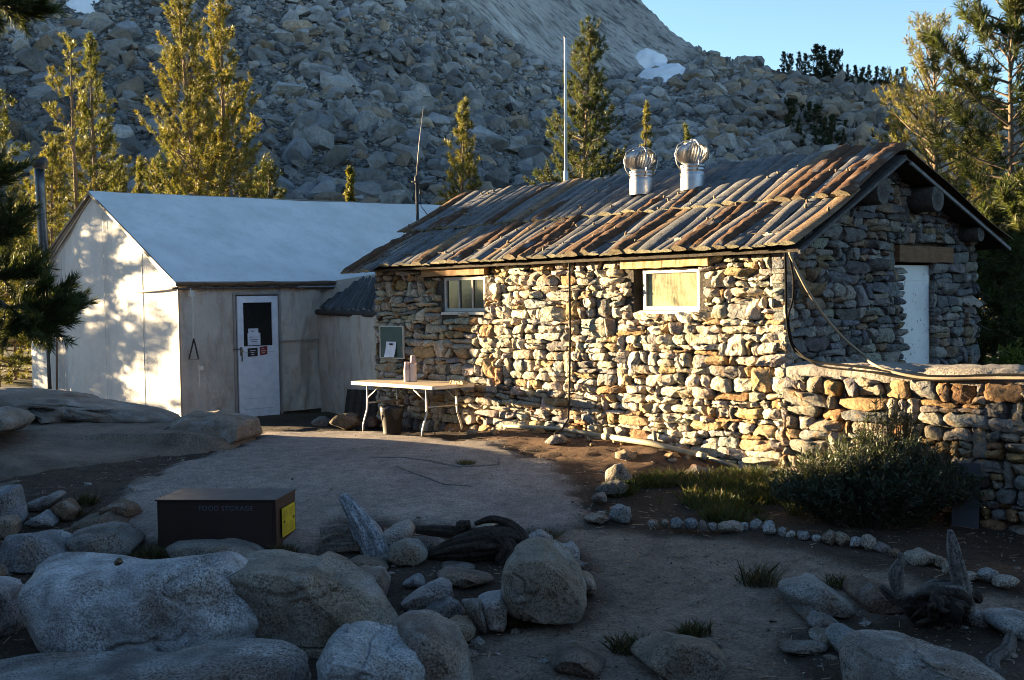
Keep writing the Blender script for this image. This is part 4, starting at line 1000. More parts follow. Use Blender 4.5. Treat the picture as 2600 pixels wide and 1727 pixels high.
# ================================================================ boulders
_ico = {}
def ico(sub):
    if sub not in _ico:
        bm = bmesh.new(); bmesh.ops.create_icosphere(bm, subdivisions=sub, radius=1.0); bm.verts.index_update()
        _ico[sub] = (np.array([v.co[:] for v in bm.verts]), np.array([[v.index for v in f.verts] for f in bm.faces])); bm.free()
    return _ico[sub]
def rock_shape(outline, c, D, seed, k=.72, cuts=5, amp=.05, sub=4, tilt=0.0):
    """outline = (x, z) offsets round the centre of a rock; returns vertices of a full solid with depth 2D"""
    rng = np.random.default_rng(seed); V, T = ico(sub); d = V.copy()
    for _ in range(cuts):
        n = rng.normal(0, 1, 3); n[1] -= .5; n[2] += .3; n /= np.linalg.norm(n); dd = rng.uniform(.52, .86)
        s = d @ n; d = d - np.maximum(s - dd, 0)[:, None] * n * .98
    for n, dd in ((np.array([rng.normal(0, .12), -.30, 1.0]), .86), (np.array([rng.normal(0, .2), -1.0, .12]), .70)):
        n = n / np.linalg.norm(n); s = d @ n; d = d - np.maximum(s - dd, 0)[:, None] * n * .92
    rho = np.hypot(d[:, 0], d[:, 2]); th = np.arctan2(d[:, 2], d[:, 0])
    O = np.asarray(outline, float); m = len(O); R = np.zeros(720); tt = (np.arange(720) / 720) * 2 * math.pi - math.pi
    for i, t in enumerate(tt):
        e = np.array([math.cos(t), math.sin(t)]); best = 0
        for j in range(m):
            a, b = O[j], O[(j + 1) % m]; den = e[0] * (b[1] - a[1]) - e[1] * (b[0] - a[0])
            if abs(den) < 1e-9: continue
            s = (a[0] * (b[1] - a[1]) - a[1] * (b[0] - a[0])) / den; u = (a[0] * e[1] - a[1] * e[0]) / den
            if s > 0 and -.001 <= u <= 1.001: best = max(best, s)
        R[i] = best
    R = np.convolve(np.concatenate([R[-6:], R, R[:6]]), np.ones(13) / 13, 'valid')
    Rv = np.interp(th, tt, R, period=2 * math.pi)
    rk = rho ** k
    x = Rv * rk * np.cos(th); z = Rv * rk * np.sin(th); y = D * np.sign(d[:, 1]) * np.abs(d[:, 1]) ** .8 + tilt * z
    W = np.column_stack([x, y, z]); size = (np.ptp(O[:, 0]) + np.ptp(O[:, 1])) / 4
    q = W / size; f1 = fbm(q * 1.3 + seed, 4, seed % 97); f2 = fbm(q * 4.5 + seed, 3, seed % 89)
    nr = W / (np.linalg.norm(W, axis=1)[:, None] + 1e-9)
    W = W + nr * (size * (amp * 1.3 * f1 + amp * .6 * f2 + .012 * fbm(q * 13 + seed, 3, 5)) * (.4 + .6 * np.abs(d[:, 1])))[:, None]
    if size > .22:          # joints and shallow ledges of big boulders
        for j in range(3):
            nn = fbm(q * (.8 + .3 * j) * np.array([.6, .6, 1.6]) + seed * 2.1 + 9 * j, 3, 31 + j); W = W - nr * (size * .07 * np.exp(-(nn / .022) ** 2) * sstep(-.1, .2, vnoise(q * .9 + j * 5 + seed, 3)))[:, None]
        st = fbm(q * np.array([.8, .8, 2.4]) + seed, 3, 40); W = W + nr * (size * .035 * np.round(st * 4) / 4)[:, None]
    return W, T
GREY = (.36, .37, .38); TAN = (.33, .27, .205); PINK = (.30, .245, .205); DKG = (.15, .15, .15); PALE = (.44, .43, .42); BLU = (.27, .29, .31); BRN = (.22, .15, .10)
def boulder(label, pts, D, col, seed=0, mat='granite', Y=None, k=.72, cuts=5, amp=.05, sub=4, group=None, cat='boulder', name='boulder', sink=.0, tilt=0.0, full=False):
    cuts = cuts + 4; col = tuple(.98 * v for v in col); P = np.array(pts, float) * (1 if full else DK); cx, cy = P.mean(0); P = (P - [cx, cy]) * (1.08 if sub == 6 else 1.04) + [cx, cy]; yb = P[:, 1].max()
    if Y is None:
        g_ = ground_at(cx, min(yb, 1900)); Y = g_[1] + D * .55
    W3 = np.array([at(x, y, Y) for x, y in P]); c = W3.mean(0)
    W, T = rock_shape(W3[:, [0, 2]] - c[[0, 2]], c, D, seed, k, cuts, amp, sub, tilt)
    hz_ = W[:, 2]; rng = np.random.default_rng(seed)
    C = np.array(col) * (1 + .22 * fbm(W * 2.2 + seed, 4, 5))[:, None]
    lich = (sstep(.12, .3, fbm(W * 5 + seed * 3.3, 4, 25)) * .5)[:, None]; C = C * (1 - lich) + lich * np.array([.42, .43, .42])
    drk = (sstep(.15, .42, fbm(W * 3.1 + seed * 5.1, 4, 27)) * .55)[:, None]; C = C * (1 - drk) + drk * C * np.array([.42, .36, .32])
    warm = sstep(.1, .5, fbm(W * 1.6 + seed * 1.3, 3, 15))[:, None]; C = C * (1 - .55 * warm) + .55 * warm * C * np.array([1.08, .86, .66])
    mb = MB(); mb.add(c + W - np.array([0, 0, sink]), T, C)
    o = mb.build(name, M[mat], origin=c, smooth=True); tag(o, label, cat, group); return o
B = boulder
B('large pale grey speckled boulder with a cracked face, front left corner', [(28, 1345), (60, 1308), (90, 1297), (200, 1285), (310, 1284), (400, 1277), (515, 1284), (545, 1320), (590, 1372), (618, 1412), (622, 1430), (596, 1442), (592, 1490), (540, 1498), (480, 1506), (280, 1515), (150, 1514), (105, 1480), (72, 1410)], .62, (.56, .575, .59), 11, k=.5, cuts=4, amp=.035, sub=6)
B('pale grey boulder cut by the left edge, beside the large cracked one', [(-110, 1330), (-20, 1322), (12, 1332), (40, 1380), (72, 1440), (62, 1462), (-20, 1475), (-110, 1475)], .5, (.44, .45, .46), 12, sub=5, k=.55)
B('big tan and grey boulder behind the large speckled one, left of the small rocks', [(520, 1300), (600, 1285), (640, 1290), (700, 1294), (735, 1278), (790, 1305), (850, 1358), (900, 1430), (908, 1465), (880, 1485), (760, 1492), (650, 1490), (590, 1440), (550, 1370)], .62, (.34, .305, .25), 13, k=.6, amp=.04, sub=6)
B('grey speckled boulder at the bottom edge with a white stick on it', [(730, 1545), (760, 1490), (785, 1463), (835, 1458), (900, 1475), (962, 1487), (1000, 1525), (1018, 1600), (1000, 1680), (860, 1700), (740, 1660)], .5, (.44, .455, .46), 14, k=.62, sub=6, amp=.035)
B('brown rounded boulder right of the grey speckled boulder at the bottom edge', [(902, 1455), (925, 1424), (960, 1414), (1000, 1420), (1045, 1450), (1075, 1510), (1088, 1580), (1080, 1660), (990, 1660), (960, 1540), (910, 1490)], .5, PINK, 15, sub=5)
B('long flat granite slab along the bottom left edge', [(-120, 1560), (100, 1540), (240, 1530), (420, 1522), (600, 1507), (668, 1514), (690, 1560), (680, 1640), (400, 1680), (-120, 1680)], .5, (.30, .29, .28), 16, k=.5, sub=6, amp=.03, mat='granite')
B('big rounded tan boulder in the middle of the foreground', [(1150, 1365), (1158, 1320), (1170, 1290), (1195, 1266), (1240, 1258), (1290, 1264), (1325, 1285), (1350, 1330), (1372, 1375), (1355, 1412), (1300, 1436), (1250, 1446), (1190, 1430), (1160, 1405)], .52, (.31, .26, .20), 17, k=.6, amp=.035, sub=6)
B('brown rock tucked against the right side of the big rounded boulder', [(1335, 1315), (1360, 1318), (1376, 1345), (1372, 1375), (1345, 1380)], .2, TAN, 18)
B('pale chunk of rock behind the big rounded boulder', [(1268, 1254), (1290, 1248), (1320, 1250), (1342, 1275), (1345, 1292), (1310, 1295), (1275, 1275)], .2, PALE, 19, cuts=8)
B('thin bluish flat stone leaning behind the big rounded boulder', [(1300, 1287), (1325, 1284), (1352, 1303), (1345, 1312), (1318, 1305)], .12, BLU, 20, cuts=8)
B('pale wedge shaped rock in the hollow left of the big rounded boulder', [(925, 1388), (945, 1362), (985, 1342), (1012, 1337), (1040, 1348), (1062, 1378), (1058, 1400), (1000, 1408), (945, 1402)], .26, PALE, 21, cuts=7)
B('dark grey angular rock leaning on the pale wedge shaped rock', [(975, 1410), (1000, 1390), (1040, 1376), (1062, 1385), (1072, 1415), (1062, 1428), (1010, 1430)], .2, DKG, 22, cuts=9)
B('dark triangular slab of rock between two pale angular rocks', [(1060, 1382), (1085, 1376), (1108, 1378), (1122, 1430), (1124, 1462), (1105, 1450), (1080, 1415)], .13, (.17, .15, .13), 23, cuts=9, k=.55)
B('white angular block of rock left of the big rounded boulder', [(1100, 1382), (1125, 1368), (1160, 1362), (1172, 1390), (1174, 1430), (1165, 1450), (1125, 1448), (1112, 1415)], .2, (.47, .47, .47), 24, cuts=8, k=.5)
B('small tan rock below the dark triangular slab', [(1025, 1440), (1050, 1425), (1080, 1428), (1098, 1452), (1090, 1480), (1050, 1482)], .2, TAN, 25)
B('rounded brown boulder in front of the leaning driftwood stub', [(892, 1282), (902, 1258), (935, 1245), (970, 1248), (994, 1265), (998, 1288), (975, 1302), (915, 1304)], .25, (.24, .21, .17), 26, k=.65)
B('flat brown slab of rock in the dark hollow', [(1000, 1328), (1020, 1316), (1070, 1318), (1130, 1328), (1142, 1343), (1095, 1350), (1020, 1346)], .22, (.22, .18, .15), 27, k=.5)
B('thin grey flake lying above the flat brown slab', [(1005, 1305), (1030, 1298), (1080, 1300), (1100, 1308), (1070, 1315), (1015, 1315)], .14, (.20, .18, .16), 28, k=.5)
B('tan block of rock beside the tan and grey boulder', [(800, 1325), (830, 1312), (880, 1312), (905, 1345), (895, 1370), (850, 1375), (815, 1350)], .3, (.25, .21, .175), 29)
B('flat grey rock left of the rounded brown boulder', [(795, 1300), (820, 1287), (870, 1290), (905, 1302), (890, 1316), (820, 1316)], .22, (.23, .205, .18), 30, k=.5)
B('small bluish stone left of the pale wedge shaped rock', [(928, 1345), (945, 1325), (970, 1325), (985, 1345), (972, 1356), (940, 1356)], .13, BLU, 31)
B('thin grey flake at the foot of the driftwood stub', [(860, 1282), (900, 1274), (930, 1282), (920, 1292), (870, 1294)], .12, (.2, .19, .18), 32)
B('pale pointed rock behind the driftwood stub', [(868, 1250), (880, 1222), (915, 1210), (942, 1202), (960, 1222), (958, 1250), (920, 1262), (885, 1262)], .25, PALE, 33, cuts=8)
B('dark bluish flat rock beside the pale pointed rock', [(955, 1240), (980, 1236), (1020, 1248), (1045, 1262), (1020, 1275), (960, 1268)], .2, (.16, .18, .2), 34)
B('white rock with a grass tuft at the end of the dark stump', [(1205, 1240), (1220, 1226), (1250, 1224), (1275, 1238), (1270, 1252), (1215, 1255)], .18, PALE, 35)
B('pale cream stone lying on top of the dark stump', [(1094, 1218), (1110, 1208), (1135, 1206), (1160, 1214), (1158, 1224), (1100, 1226)], .12, (.42, .37, .28), 36)
B('long low slab in front of the food storage box', [(388, 1262), (410, 1246), (470, 1244), (530, 1254), (590, 1270), (618, 1292), (560, 1300), (450, 1292)], .4, (.26, .24, .215), 37, k=.5)
B('dark speckled boulder on the left, behind the large pale one', [(0, 1270), (20, 1235), (60, 1220), (105, 1222), (150, 1242), (180, 1282), (150, 1305), (60, 1315), (0, 1310)], .4, (.27, .28, .30), 38, sub=5)
B('long grey rock behind the dark speckled boulder', [(120, 1240), (180, 1218), (240, 1213), (285, 1218), (330, 1240), (352, 1268), (310, 1290), (200, 1290), (150, 1265)], .45, (.25, .235, .22), 39, sub=5)
B('pale blue pyramid shaped rock at the left', [(52, 1208), (75, 1188), (100, 1178), (128, 1190), (134, 1210), (110, 1220), (62, 1220)], .2, (.36, .38, .40), 40, cuts=8)
B('upright bluish block at the left edge', [(-30, 1130), (0, 1120), (40, 1120), (55, 1150), (62, 1200), (30, 1208), (-30, 1200)], .25, BLU, 41, cuts=8)
B('tilted flat plate of rock at the left', [(62, 1160), (95, 1146), (132, 1130), (150, 1138), (128, 1160), (100, 1176), (70, 1176)], .2, (.34, .35, .36), 42, cuts=8)
B('small brown rock between the flat plate and the pyramid shaped rock', [(112, 1180), (130, 1160), (158, 1150), (180, 1175), (172, 1200), (130, 1202)], .2, BRN, 43)
B('mossy brown rock ledge left of the food storage box', [(160, 1205), (185, 1190), (250, 1182), (305, 1195), (315, 1215), (250, 1228), (170, 1222)], .35, (.19, .16, .12), 44)
B('rusty brown rock left of the food storage box', [(230, 1185), (245, 1165), (275, 1152), (310, 1165), (325, 1190), (300, 1205), (240, 1202)], .3, (.19, .14, .10), 45)
B('tan stone at the left edge above the dark speckled boulder', [(-10, 1215), (0, 1192), (25, 1188), (42, 1205), (40, 1235), (0, 1240)], .2, TAN, 46)
B('red brown rock at the left edge beside the large pale boulder', [(-40, 1300), (0, 1290), (30, 1300), (40, 1325), (0, 1335), (-40, 1335)], .3, BRN, 47)
B('wide rounded rock at the bottom centre of the path', [(1452, 1518), (1480, 1495), (1520, 1478), (1560, 1464), (1605, 1470), (1640, 1488), (1668, 1510), (1655, 1545), (1600, 1566), (1500, 1560)], .42, (.27, .225, .175), 48, sub=5, k=.62)
B('low brown rock left of the wide rounded rock on the path', [(1272, 1530), (1290, 1505), (1330, 1496), (1370, 1505), (1412, 1530), (1395, 1550), (1310, 1556)], .35, (.23, .185, .15), 49, sub=5)
B('broad sloping granite slab in the bottom right corner', [(1970, 1535), (1990, 1505), (2030, 1493), (2100, 1495), (2190, 1508), (2270, 1535), (2330, 1580), (2340, 1650), (2100, 1680), (1980, 1620)], .6, (.28, .245, .215), 50, sub=6, k=.55)
B('broad pale rock beside the path, left of the root snag', [(1776, 1348), (1800, 1337), (1850, 1334), (1895, 1342), (1940, 1372), (1975, 1398), (1945, 1416), (1880, 1412), (1810, 1378)], .45, (.32, .31, .285), 51, sub=5, k=.6)
B('reddish brown rock between the broad pale rock and the root snag', [(1950, 1378), (1965, 1348), (2000, 1336), (2050, 1342), (2085, 1360), (2085, 1398), (2020, 1408), (1970, 1402)], .4, (.21, .15, .115), 52, sub=5)
B('dark rounded stone in front of the broad pale rock', [(1830, 1402), (1850, 1385), (1885, 1384), (1912, 1402), (1915, 1422), (1850, 1428)], .22, (.16, .16, .16), 53)
B('stacked flat stone topped with a pale patch', [(1858, 1432), (1880, 1414), (1905, 1416), (1930, 1432), (1935, 1448), (1880, 1452)], .2, (.28, .26, .24), 54)
B('bluish rounded stone at the end of the small heap by the path', [(1908, 1470), (1925, 1450), (1960, 1444), (1988, 1460), (1992, 1490), (1965, 1506), (1925, 1496)], .22, (.26, .28, .28), 55)
B('brown stone in the middle of the small heap by the path', [(1868, 1470), (1885, 1455), (1920, 1450), (1945, 1462), (1930, 1482), (1885, 1482)], .2, (.22, .19, .15), 56)
B('long thin flake of rock lying on the path', [(1795, 1492), (1830, 1485), (1890, 1484), (1918, 1490), (1880, 1500), (1810, 1502)], .14, (.2, .175, .15), 57)
B('pale grey rock right of the root snag', [(2205, 1410), (2220, 1394), (2245, 1396), (2268, 1418), (2272, 1440), (2225, 1438)], .25, (.34, .36, .36), 58)
B('long pale slab of rock at the right edge by the path', [(2266, 1424), (2300, 1414), (2370, 1422), (2440, 1435), (2440, 1470), (2340, 1468), (2290, 1446)], .35, (.38, .39, .38), 59)
B('upright pale pointed stone at the corner of the grass bed', [(1393, 1112), (1400, 1082), (1412, 1062), (1435, 1062), (1452, 1082), (1460, 1110), (1425, 1122)], .2, (.37, .34, .29), 60, cuts=7)
B('dark flat stone below the upright pointed stone', [(1372, 1130), (1390, 1114), (1430, 1108), (1448, 1118), (1440, 1135), (1390, 1140)], .2, (.12, .115, .11), 61)
B('small square stone at the left end of the grass bed', [(1366, 1152), (1372, 1136), (1395, 1136), (1400, 1154), (1385, 1160)], .12, (.30, .27, .24), 62)
B('rounded bluish stone at the left front of the grass bed', [(1405, 1192), (1412, 1172), (1435, 1159), (1458, 1166), (1464, 1190), (1445, 1204), (1415, 1204)], .18, (.30, .33, .34), 63)
B('low brown stone next to the rounded bluish stone', [(1345, 1194), (1362, 1184), (1395, 1184), (1408, 1194), (1390, 1206), (1355, 1204)], .16, (.24, .21, .17), 64)
B('brick shaped tan stone lying beside the white pipe', [(1418, 1045), (1440, 1038), (1470, 1048), (1468, 1064), (1440, 1062), (1420, 1056)], .15, (.40, .30, .19), 65, k=.45)
B('grey stone propping up the long pipe near the table', [(1256, 1020), (1272, 1005), (1300, 1002), (1320, 1014), (1310, 1025), (1270, 1026)], .16, (.30, .27, .24), 66)
B('flat red brown stone behind the grass under the long pipe', [(1560, 1088), (1600, 1072), (1650, 1078), (1665, 1094), (1620, 1102), (1570, 1100)], .2, (.20, .12, .09), 67)
B('pale rough stone half hidden by grass below the pipe', [(1762, 1092), (1775, 1080), (1805, 1078), (1824, 1090), (1815, 1102), (1770, 1102)], .15, (.40, .36, .28), 68)
B('rounded brown stone at the foot of the lean-to', [(760, 975), (775, 955), (805, 946), (830, 955), (838, 978), (800, 990)], .25, (.19, .15, .10), 69)
B('small reddish stone beside the rounded brown one at the lean-to', [(842, 976), (848, 960), (868, 958), (880, 972), (876, 984), (850, 985)], .15, (.22, .13, .10), 70)
B('grey stone under the canvas at the foot of the lean-to', [(715, 975), (730, 960), (752, 958), (762, 972), (755, 984), (722, 984)], .2, (.24, .23, .22), 71)
peb = B('small brown pebble lying on top of the large speckled boulder', [(262, 1296), (268, 1287), (280, 1287), (286, 1296), (280, 1304), (268, 1304)], .03, (.16, .11, .06), 72, Y=7.25, name='pebble', cat='pebble', sub=3)
# small stones half buried between the boulders
rr = random.Random(21); regs = [(640, 1150, 1270, 1500, 46), (1790, 2340, 1390, 1560, 34), (0, 330, 1120, 1230, 22), (1020, 1760, 1420, 1560, 26), (1350, 1420, 1110, 1215, 14), (1850, 2350, 1280, 1330, 16)]
for x0, x1, y0, y1, n_ in regs:
    for k in range(n_):
        p = dg(rr.uniform(x0, x1), rr.uniform(y0, y1)); p = np.array([p[0], p[1], gtop(p[0], p[1])]); s = .022 + .065 * rr.random() ** 2.2
        V, T = hull_rock(rr.randrange(9999), 20, (1, rr.uniform(.6, .95), rr.uniform(.4, .75))); an = rr.uniform(0, 6.28); V = V * s
        V = np.column_stack([V[:, 0] * math.cos(an) - V[:, 1] * math.sin(an), V[:, 0] * math.sin(an) + V[:, 1] * math.cos(an), V[:, 2]])
        c_ = np.array(rr.choice([(.33, .32, .31), (.24, .2, .16), (.19, .15, .12), (.40, .39, .38), (.27, .22, .18)])); mb = MB(); mb.add(V + p, T, c_)
        o = mb.build('small_stone', M['granite'], origin=p); tag(o, 'small angular stone half buried in the bare soil of the foreground', 'stone', 'small stones in the foreground soil')
# the granite outcrop on the left: a broad ledge with a flat layer on top
fp_ = np.array([(-11, 11.9), (-6.4, 12.3), (-5.2, 12.75), (-4.55, 13.4), (-4.0, 14.3), (-3.6, 15.2), (-3.42, 15.9), (-3.55, 16.5), (-4.1, 17.0), (-5.0, 17.5), (-6.4, 18.0), (-8, 18.6), (-11, 19.5)])
n = 150; gx = np.linspace(-10.5, -3.2, n); gy_ = np.linspace(11.5, 19.6, n); A_, B_ = np.meshgrid(gx, gy_); q = np.stack([A_.ravel(), B_.ravel()], 1)
sd = pip(q[:, 0], q[:, 1], fp_) + .10 * fbm(np.column_stack([q * 1.4, 0 * q[:, 0]]), 3, 71)
hgt = np.interp(q[:, 0], [-10, -7, -5, -3.4], [.36, .30, .25, .22]) * (.75 + .25 * sstep(12.5, 17, q[:, 1]))
edge = np.clip(sd / .55, 0, 1); edge = np.sqrt(1 - (1 - edge) ** 2)
edge = np.where(q[:, 1] < 15.0, np.clip(sd / 2.4, 0, 1) ** .62, edge) * sstep(15.6, 14.6, q[:, 1]) + edge * (1 - sstep(15.6, 14.6, q[:, 1]))
Q3 = np.column_stack([q, 0 * q[:, 0]]); lay = fbm(Q3 * np.array([.7, 1.5, 1]), 4, 72)
zz_ = gz_np(q[:, 0], q[:, 1]) - .12 + (hgt + .12) * edge + (.05 * lay + .02 * fbm(Q3 * 5, 3, 73)) * edge
for (xa, ya, xb, yb) in ((-6.0, 13.0, -4.3, 14.6), (-7.2, 14.3, -5.4, 13.3), (-4.9, 16.9, -3.9, 15.6)):   # cracks
    t = np.clip(((q[:, 0] - xa) * (xb - xa) + (q[:, 1] - ya) * (yb - ya)) / ((xb - xa) ** 2 + (yb - ya) ** 2), 0, 1)
    dd = np.hypot(q[:, 0] - xa - t * (xb - xa), q[:, 1] - ya - t * (yb - ya)) + .08 * fbm(Q3 * 2.5, 3, 74); zz_ -= .07 * np.exp(-(dd / .05) ** 2)
col = np.array([.22, .18, .145]) * (1 + .25 * fbm(Q3 * .9, 4, 75) + .2 * fbm(Q3 * np.array([2, 5, 1]), 3, 76))[:, None]
mb = MB(); mb.grid(np.stack([q[:, 0], q[:, 1], zz_], 1).reshape(n, n, 3), col.reshape(n, n, 3))
o = mb.build('granite_outcrop', M['slabgranite'], origin=(-6, 15.5, 0), smooth=True); tag(o, 'broad low granite outcrop left of the yard, in front of the tent', 'rock outcrop')
B('thick flat layer of rock lying on the granite outcrop', [(-60, 900), (0, 897), (70, 905), (140, 910), (200, 925), (300, 940), (365, 952), (392, 968), (385, 982), (330, 987), (230, 976), (150, 966), (90, 950), (30, 945), (-60, 945)], 1.0, (.30, .27, .235), 73, mat='slabgranite', Y=16.6, k=.45, sub=6, amp=.06)
B('rounded flat rock at the left edge on the granite outcrop', [(-60, 950), (0, 940), (40, 948), (62, 965), (58, 985), (20, 1000), (-60, 1008)], .7, (.29, .26, .22), 74, mat='slabgranite', Y=14.6, k=.5, sub=5)
B('smooth end of the outcrop nearest the tent door', [(395, 975), (420, 955), (500, 953), (545, 962), (580, 972), (590, 1005), (560, 1022), (450, 1040), (380, 1030)], .8, (.30, .25, .20), 75, mat='slabgranite', Y=15.9, k=.55, sub=6, amp=.05)
# edging stones of the grass bed
row = [(85, 152, 740, 795, 'brown'), (157, 202, 738, 790, 'tan'), (202, 272, 728, 798, 'blue grey'), (277, 345, 735, 800, 'blue grey'), (350, 395, 740, 810, 'purplish grey'), (393, 448, 752, 808, 'grey'), (448, 580, 747, 818, 'pale tan'), (565, 612, 750, 803, 'pale'), (612, 685, 742, 805, 'grey'), (680, 747, 750, 838, 'white'), (745, 800, 780, 838, 'grey'), (793, 850, 800, 845, 'white'), (848, 925, 800, 858, 'grey'), (922, 980, 822, 862, 'white'), (985, 1065, 793, 875, 'brown'), (1048, 1135, 803, 882, 'tan'), (1125, 1190, 825, 900, 'pale'), (1182, 1262, 822, 908, 'pale tan'), (1237, 1335, 862, 922, 'purplish grey'), (1320, 1385, 890, 940, 'brown'), (1390, 1572, 897, 980, 'pale tan'), (1555, 1630, 930, 995, 'tan'), (1600, 1645, 955, 1032, 'pale tan'), (1705, 1790, 1010, 1060, 'pale tan'), (1785, 1895, 995, 1070, 'grey'), (1855, 1990, 1033, 1098, 'pale tan')]
cols = {'brown': (.24, .18, .13), 'tan': (.33, .27, .20), 'blue grey': (.26, .29, .31), 'purplish grey': (.26, .24, .25), 'grey': (.29, .29, .285), 'pale tan': (.42, .37, .30), 'pale': (.40, .40, .39), 'white': (.50, .50, .49)}
ordn = ['first', 'second', 'third', 'fourth', 'fifth', 'sixth', 'seventh', 'eighth', 'ninth', 'tenth', 'eleventh', 'twelfth', 'thirteenth', 'fourteenth', 'fifteenth', 'sixteenth', 'seventeenth', 'eighteenth', 'nineteenth', 'twentieth', 'twenty-first', 'twenty-second', 'twenty-third', 'twenty-fourth', 'twenty-fifth', 'twenty-sixth']
for k, (x0, x1, y0, y1, cn) in enumerate(row):
    rr = random.Random(k * 7 + 3); pts = []
    X0, X1, Y0_, Y1_ = 1600 + x0 / 2.018, 1600 + x1 / 2.018, 950 + y0 / 2.018, 950 + y1 / 2.018
    for j in range(9):
        a = j / 9 * 6.283 + rr.uniform(-.2, .2); e = rr.uniform(.85, 1.05)
        pts.append(((X0 + X1) / 2 + (X1 - X0) / 2 * e * math.copysign(abs(math.cos(a)) ** .8, math.cos(a)), (Y0_ + Y1_) / 2 - (Y1_ - Y0_) / 2 * e * math.copysign(abs(math.sin(a)) ** .8, math.sin(a))))
    B(f'{cn} edging stone, {ordn[k]} from the left in the row along the path', pts, (X1 - X0) / F * 10.5 * .55, cols[cn], 200 + k, full=True, sub=4, cuts=6, k=.65, group='stones edging the grass bed', cat='stone', name='edging_stone')
# stones fallen at the foot of the sunlit wall
rr = random.Random(4)
for k in range(26):
    a = rr.uniform(-.1, 5.2); b_ = rr.uniform(-.55, -.12) - (.25 if a < 1 else 0) * rr.random(); p = HP(a, b_, 0); p[2] = gtop(p[0], p[1]) + .02
    s = rr.uniform(.05, .14); V, T = hull_rock(700 + k, 18, (1, .7, .55)); mb = MB(); V2 = V * s
    ca, sa = math.cos(k * 2.1), math.sin(k * 2.1); V2 = np.column_stack([V2[:, 0] * ca - V2[:, 1] * sa, V2[:, 0] * sa + V2[:, 1] * ca, V2[:, 2]])
    c_ = rr.choice([(.36, .31, .24), (.28, .26, .23), (.36, .24, .13), (.2, .15, .1)])
    mb.add(V2 + p, T, c_); o = mb.build('loose_stone', M['wallstone'], origin=p); tag(o, 'small angular stone lying loose at the foot of the sunlit stone wall', 'stone', 'loose stones at the foot of the hut wall')
# pebbles and gravel: nobody could count them
rng = np.random.default_rng(77); N = 9000
px_ = rng.uniform(-7, 6.4, N * 2); py_ = rng.uniform(6.2, 17.5, N * 2)
on = pip(px_, py_, P_SLAB) > .1; dens = np.where(pip(px_, py_, P_PATH) > 0, .75, .8); dens[on] = .05
kp = rng.random(N * 2) < dens; px_, py_ = px_[kp], py_[kp]; n = len(px_)
pz_ = np.array([gtop(a, b_) for a, b_ in zip(px_, py_)]); s = .006 + .012 * rng.random(n) ** 2.2 + (rng.random(n) > .965) * .03 * rng.random(n)
tn = np.array([.27, .24, .205]) * rng.uniform(.35, 1.35, n)[:, None]; SM = [hull_rock(800 + k, 9, (1, .8, .55)) for k in range(6)]
mb = MB(); scatter(mb, np.stack([px_, py_, pz_ + s * .2], 1), s, tn, rng, .3, SM); o = mb.build('gravel', M['granite']); tag(o, 'scattered pebbles and gravel on the bare soil and path', 'gravel', kind='stuff')
# fallen needles and twigs
N = 5200; px_ = rng.uniform(-5.5, 6.2, N); py_ = rng.uniform(6.4, 16.5, N); kp = (pip(px_, py_, P_SLAB) < -.05) | (rng.random(N) < .05); px_, py_ = px_[kp], py_[kp]; n = len(px_)
pz_ = np.array([gtop(a, b_) for a, b_ in zip(px_, py_)]) + .008; an = rng.uniform(0, 6.283, n); L = .015 + .05 * rng.random(n) ** 2; w = .003 + .003 * rng.random(n)
d = np.stack([np.cos(an), np.sin(an), rng.normal(0, .15, n)], 1); e = np.stack([-np.sin(an), np.cos(an), 0 * an], 1); c = np.stack([px_, py_, pz_], 1)
V = np.stack([c - d * L[:, None] - e * w[:, None], c + d * L[:, None] - e * w[:, None], c + d * L[:, None] + e * w[:, None] + [0, 0, .003], c - d * L[:, None] + e * w[:, None] + [0, 0, .003]], 1).reshape(-1, 3)
tn = np.array([.15, .10, .065]) * rng.uniform(.5, 2.0, n)[:, None]
mb = MB(); mb.add(V, np.arange(4 * n).reshape(-1, 4), np.repeat(tn, 4, axis=0)); o = mb.build('litter', M['tinted']); tag(o, 'fallen needles and twigs strewn over the ground', 'litter', kind='stuff')
# ================================================================ folding table by the wall
def on_z(px, py, z): d = ray(px, py); return CAMP + d * ((z - CZ) / d[2])
tz = .735
c_l = on_z(889, 968, tz)
ta, tb = (c_l - HO) @ EA, (c_l - HO) @ EB
table = empty('folding_table', HP(ta - .9, tb + .35, 0), 'folding table with a pale wooden top and bent steel legs, standing against the stone wall', 'table')
TWD = min(.74, -.13 - tb); TLN = 1.86
mb = MB()
V = []; r_ = .05
cor = [(0, 0), (0, TWD), (-TLN, TWD), (-TLN, 0)]
pts = []
for (x, y), (a0) in zip(cor, (180, 90, 0, -90)):
    pass
def rrect(l, w, r, z, n=5):
    out = []
    for cx, cy, a0 in ((-r, r, 270), (-r, w - r, 0), (-(l - r), w - r, 90), (-(l - r), r, 180)):
        for k in range(n):
            a = RA(a0 + 90 * k / (n - 1)); out.append(HP(ta + cx + r * math.cos(a), tb + cy + r * math.sin(a), z))
    return out
lo, hi = rrect(TLN, TWD, r_, tz - .042), rrect(TLN, TWD, r_, tz); n = len(lo)
mb.add(lo + hi, [tuple(range(n, 2 * n)), tuple(range(n))[::-1]] + [(i, (i + 1) % n, n + (i + 1) % n, n + i) for i in range(n)])
M['ply'] = plain_mat('plywood_top', (.60, .47, .30), .55, 0, .25, 4, .1, 30, .003, .3, grain=(1, 9, 1))
mb.build('tabletop', M['ply'], table)
mb = MB(); lo2 = rrect(TLN + .012, TWD + .012, r_ + .006, tz - .046); hi2 = rrect(TLN + .012, TWD + .012, r_ + .006, tz - .006)
off = EA * .006 - EB * .006
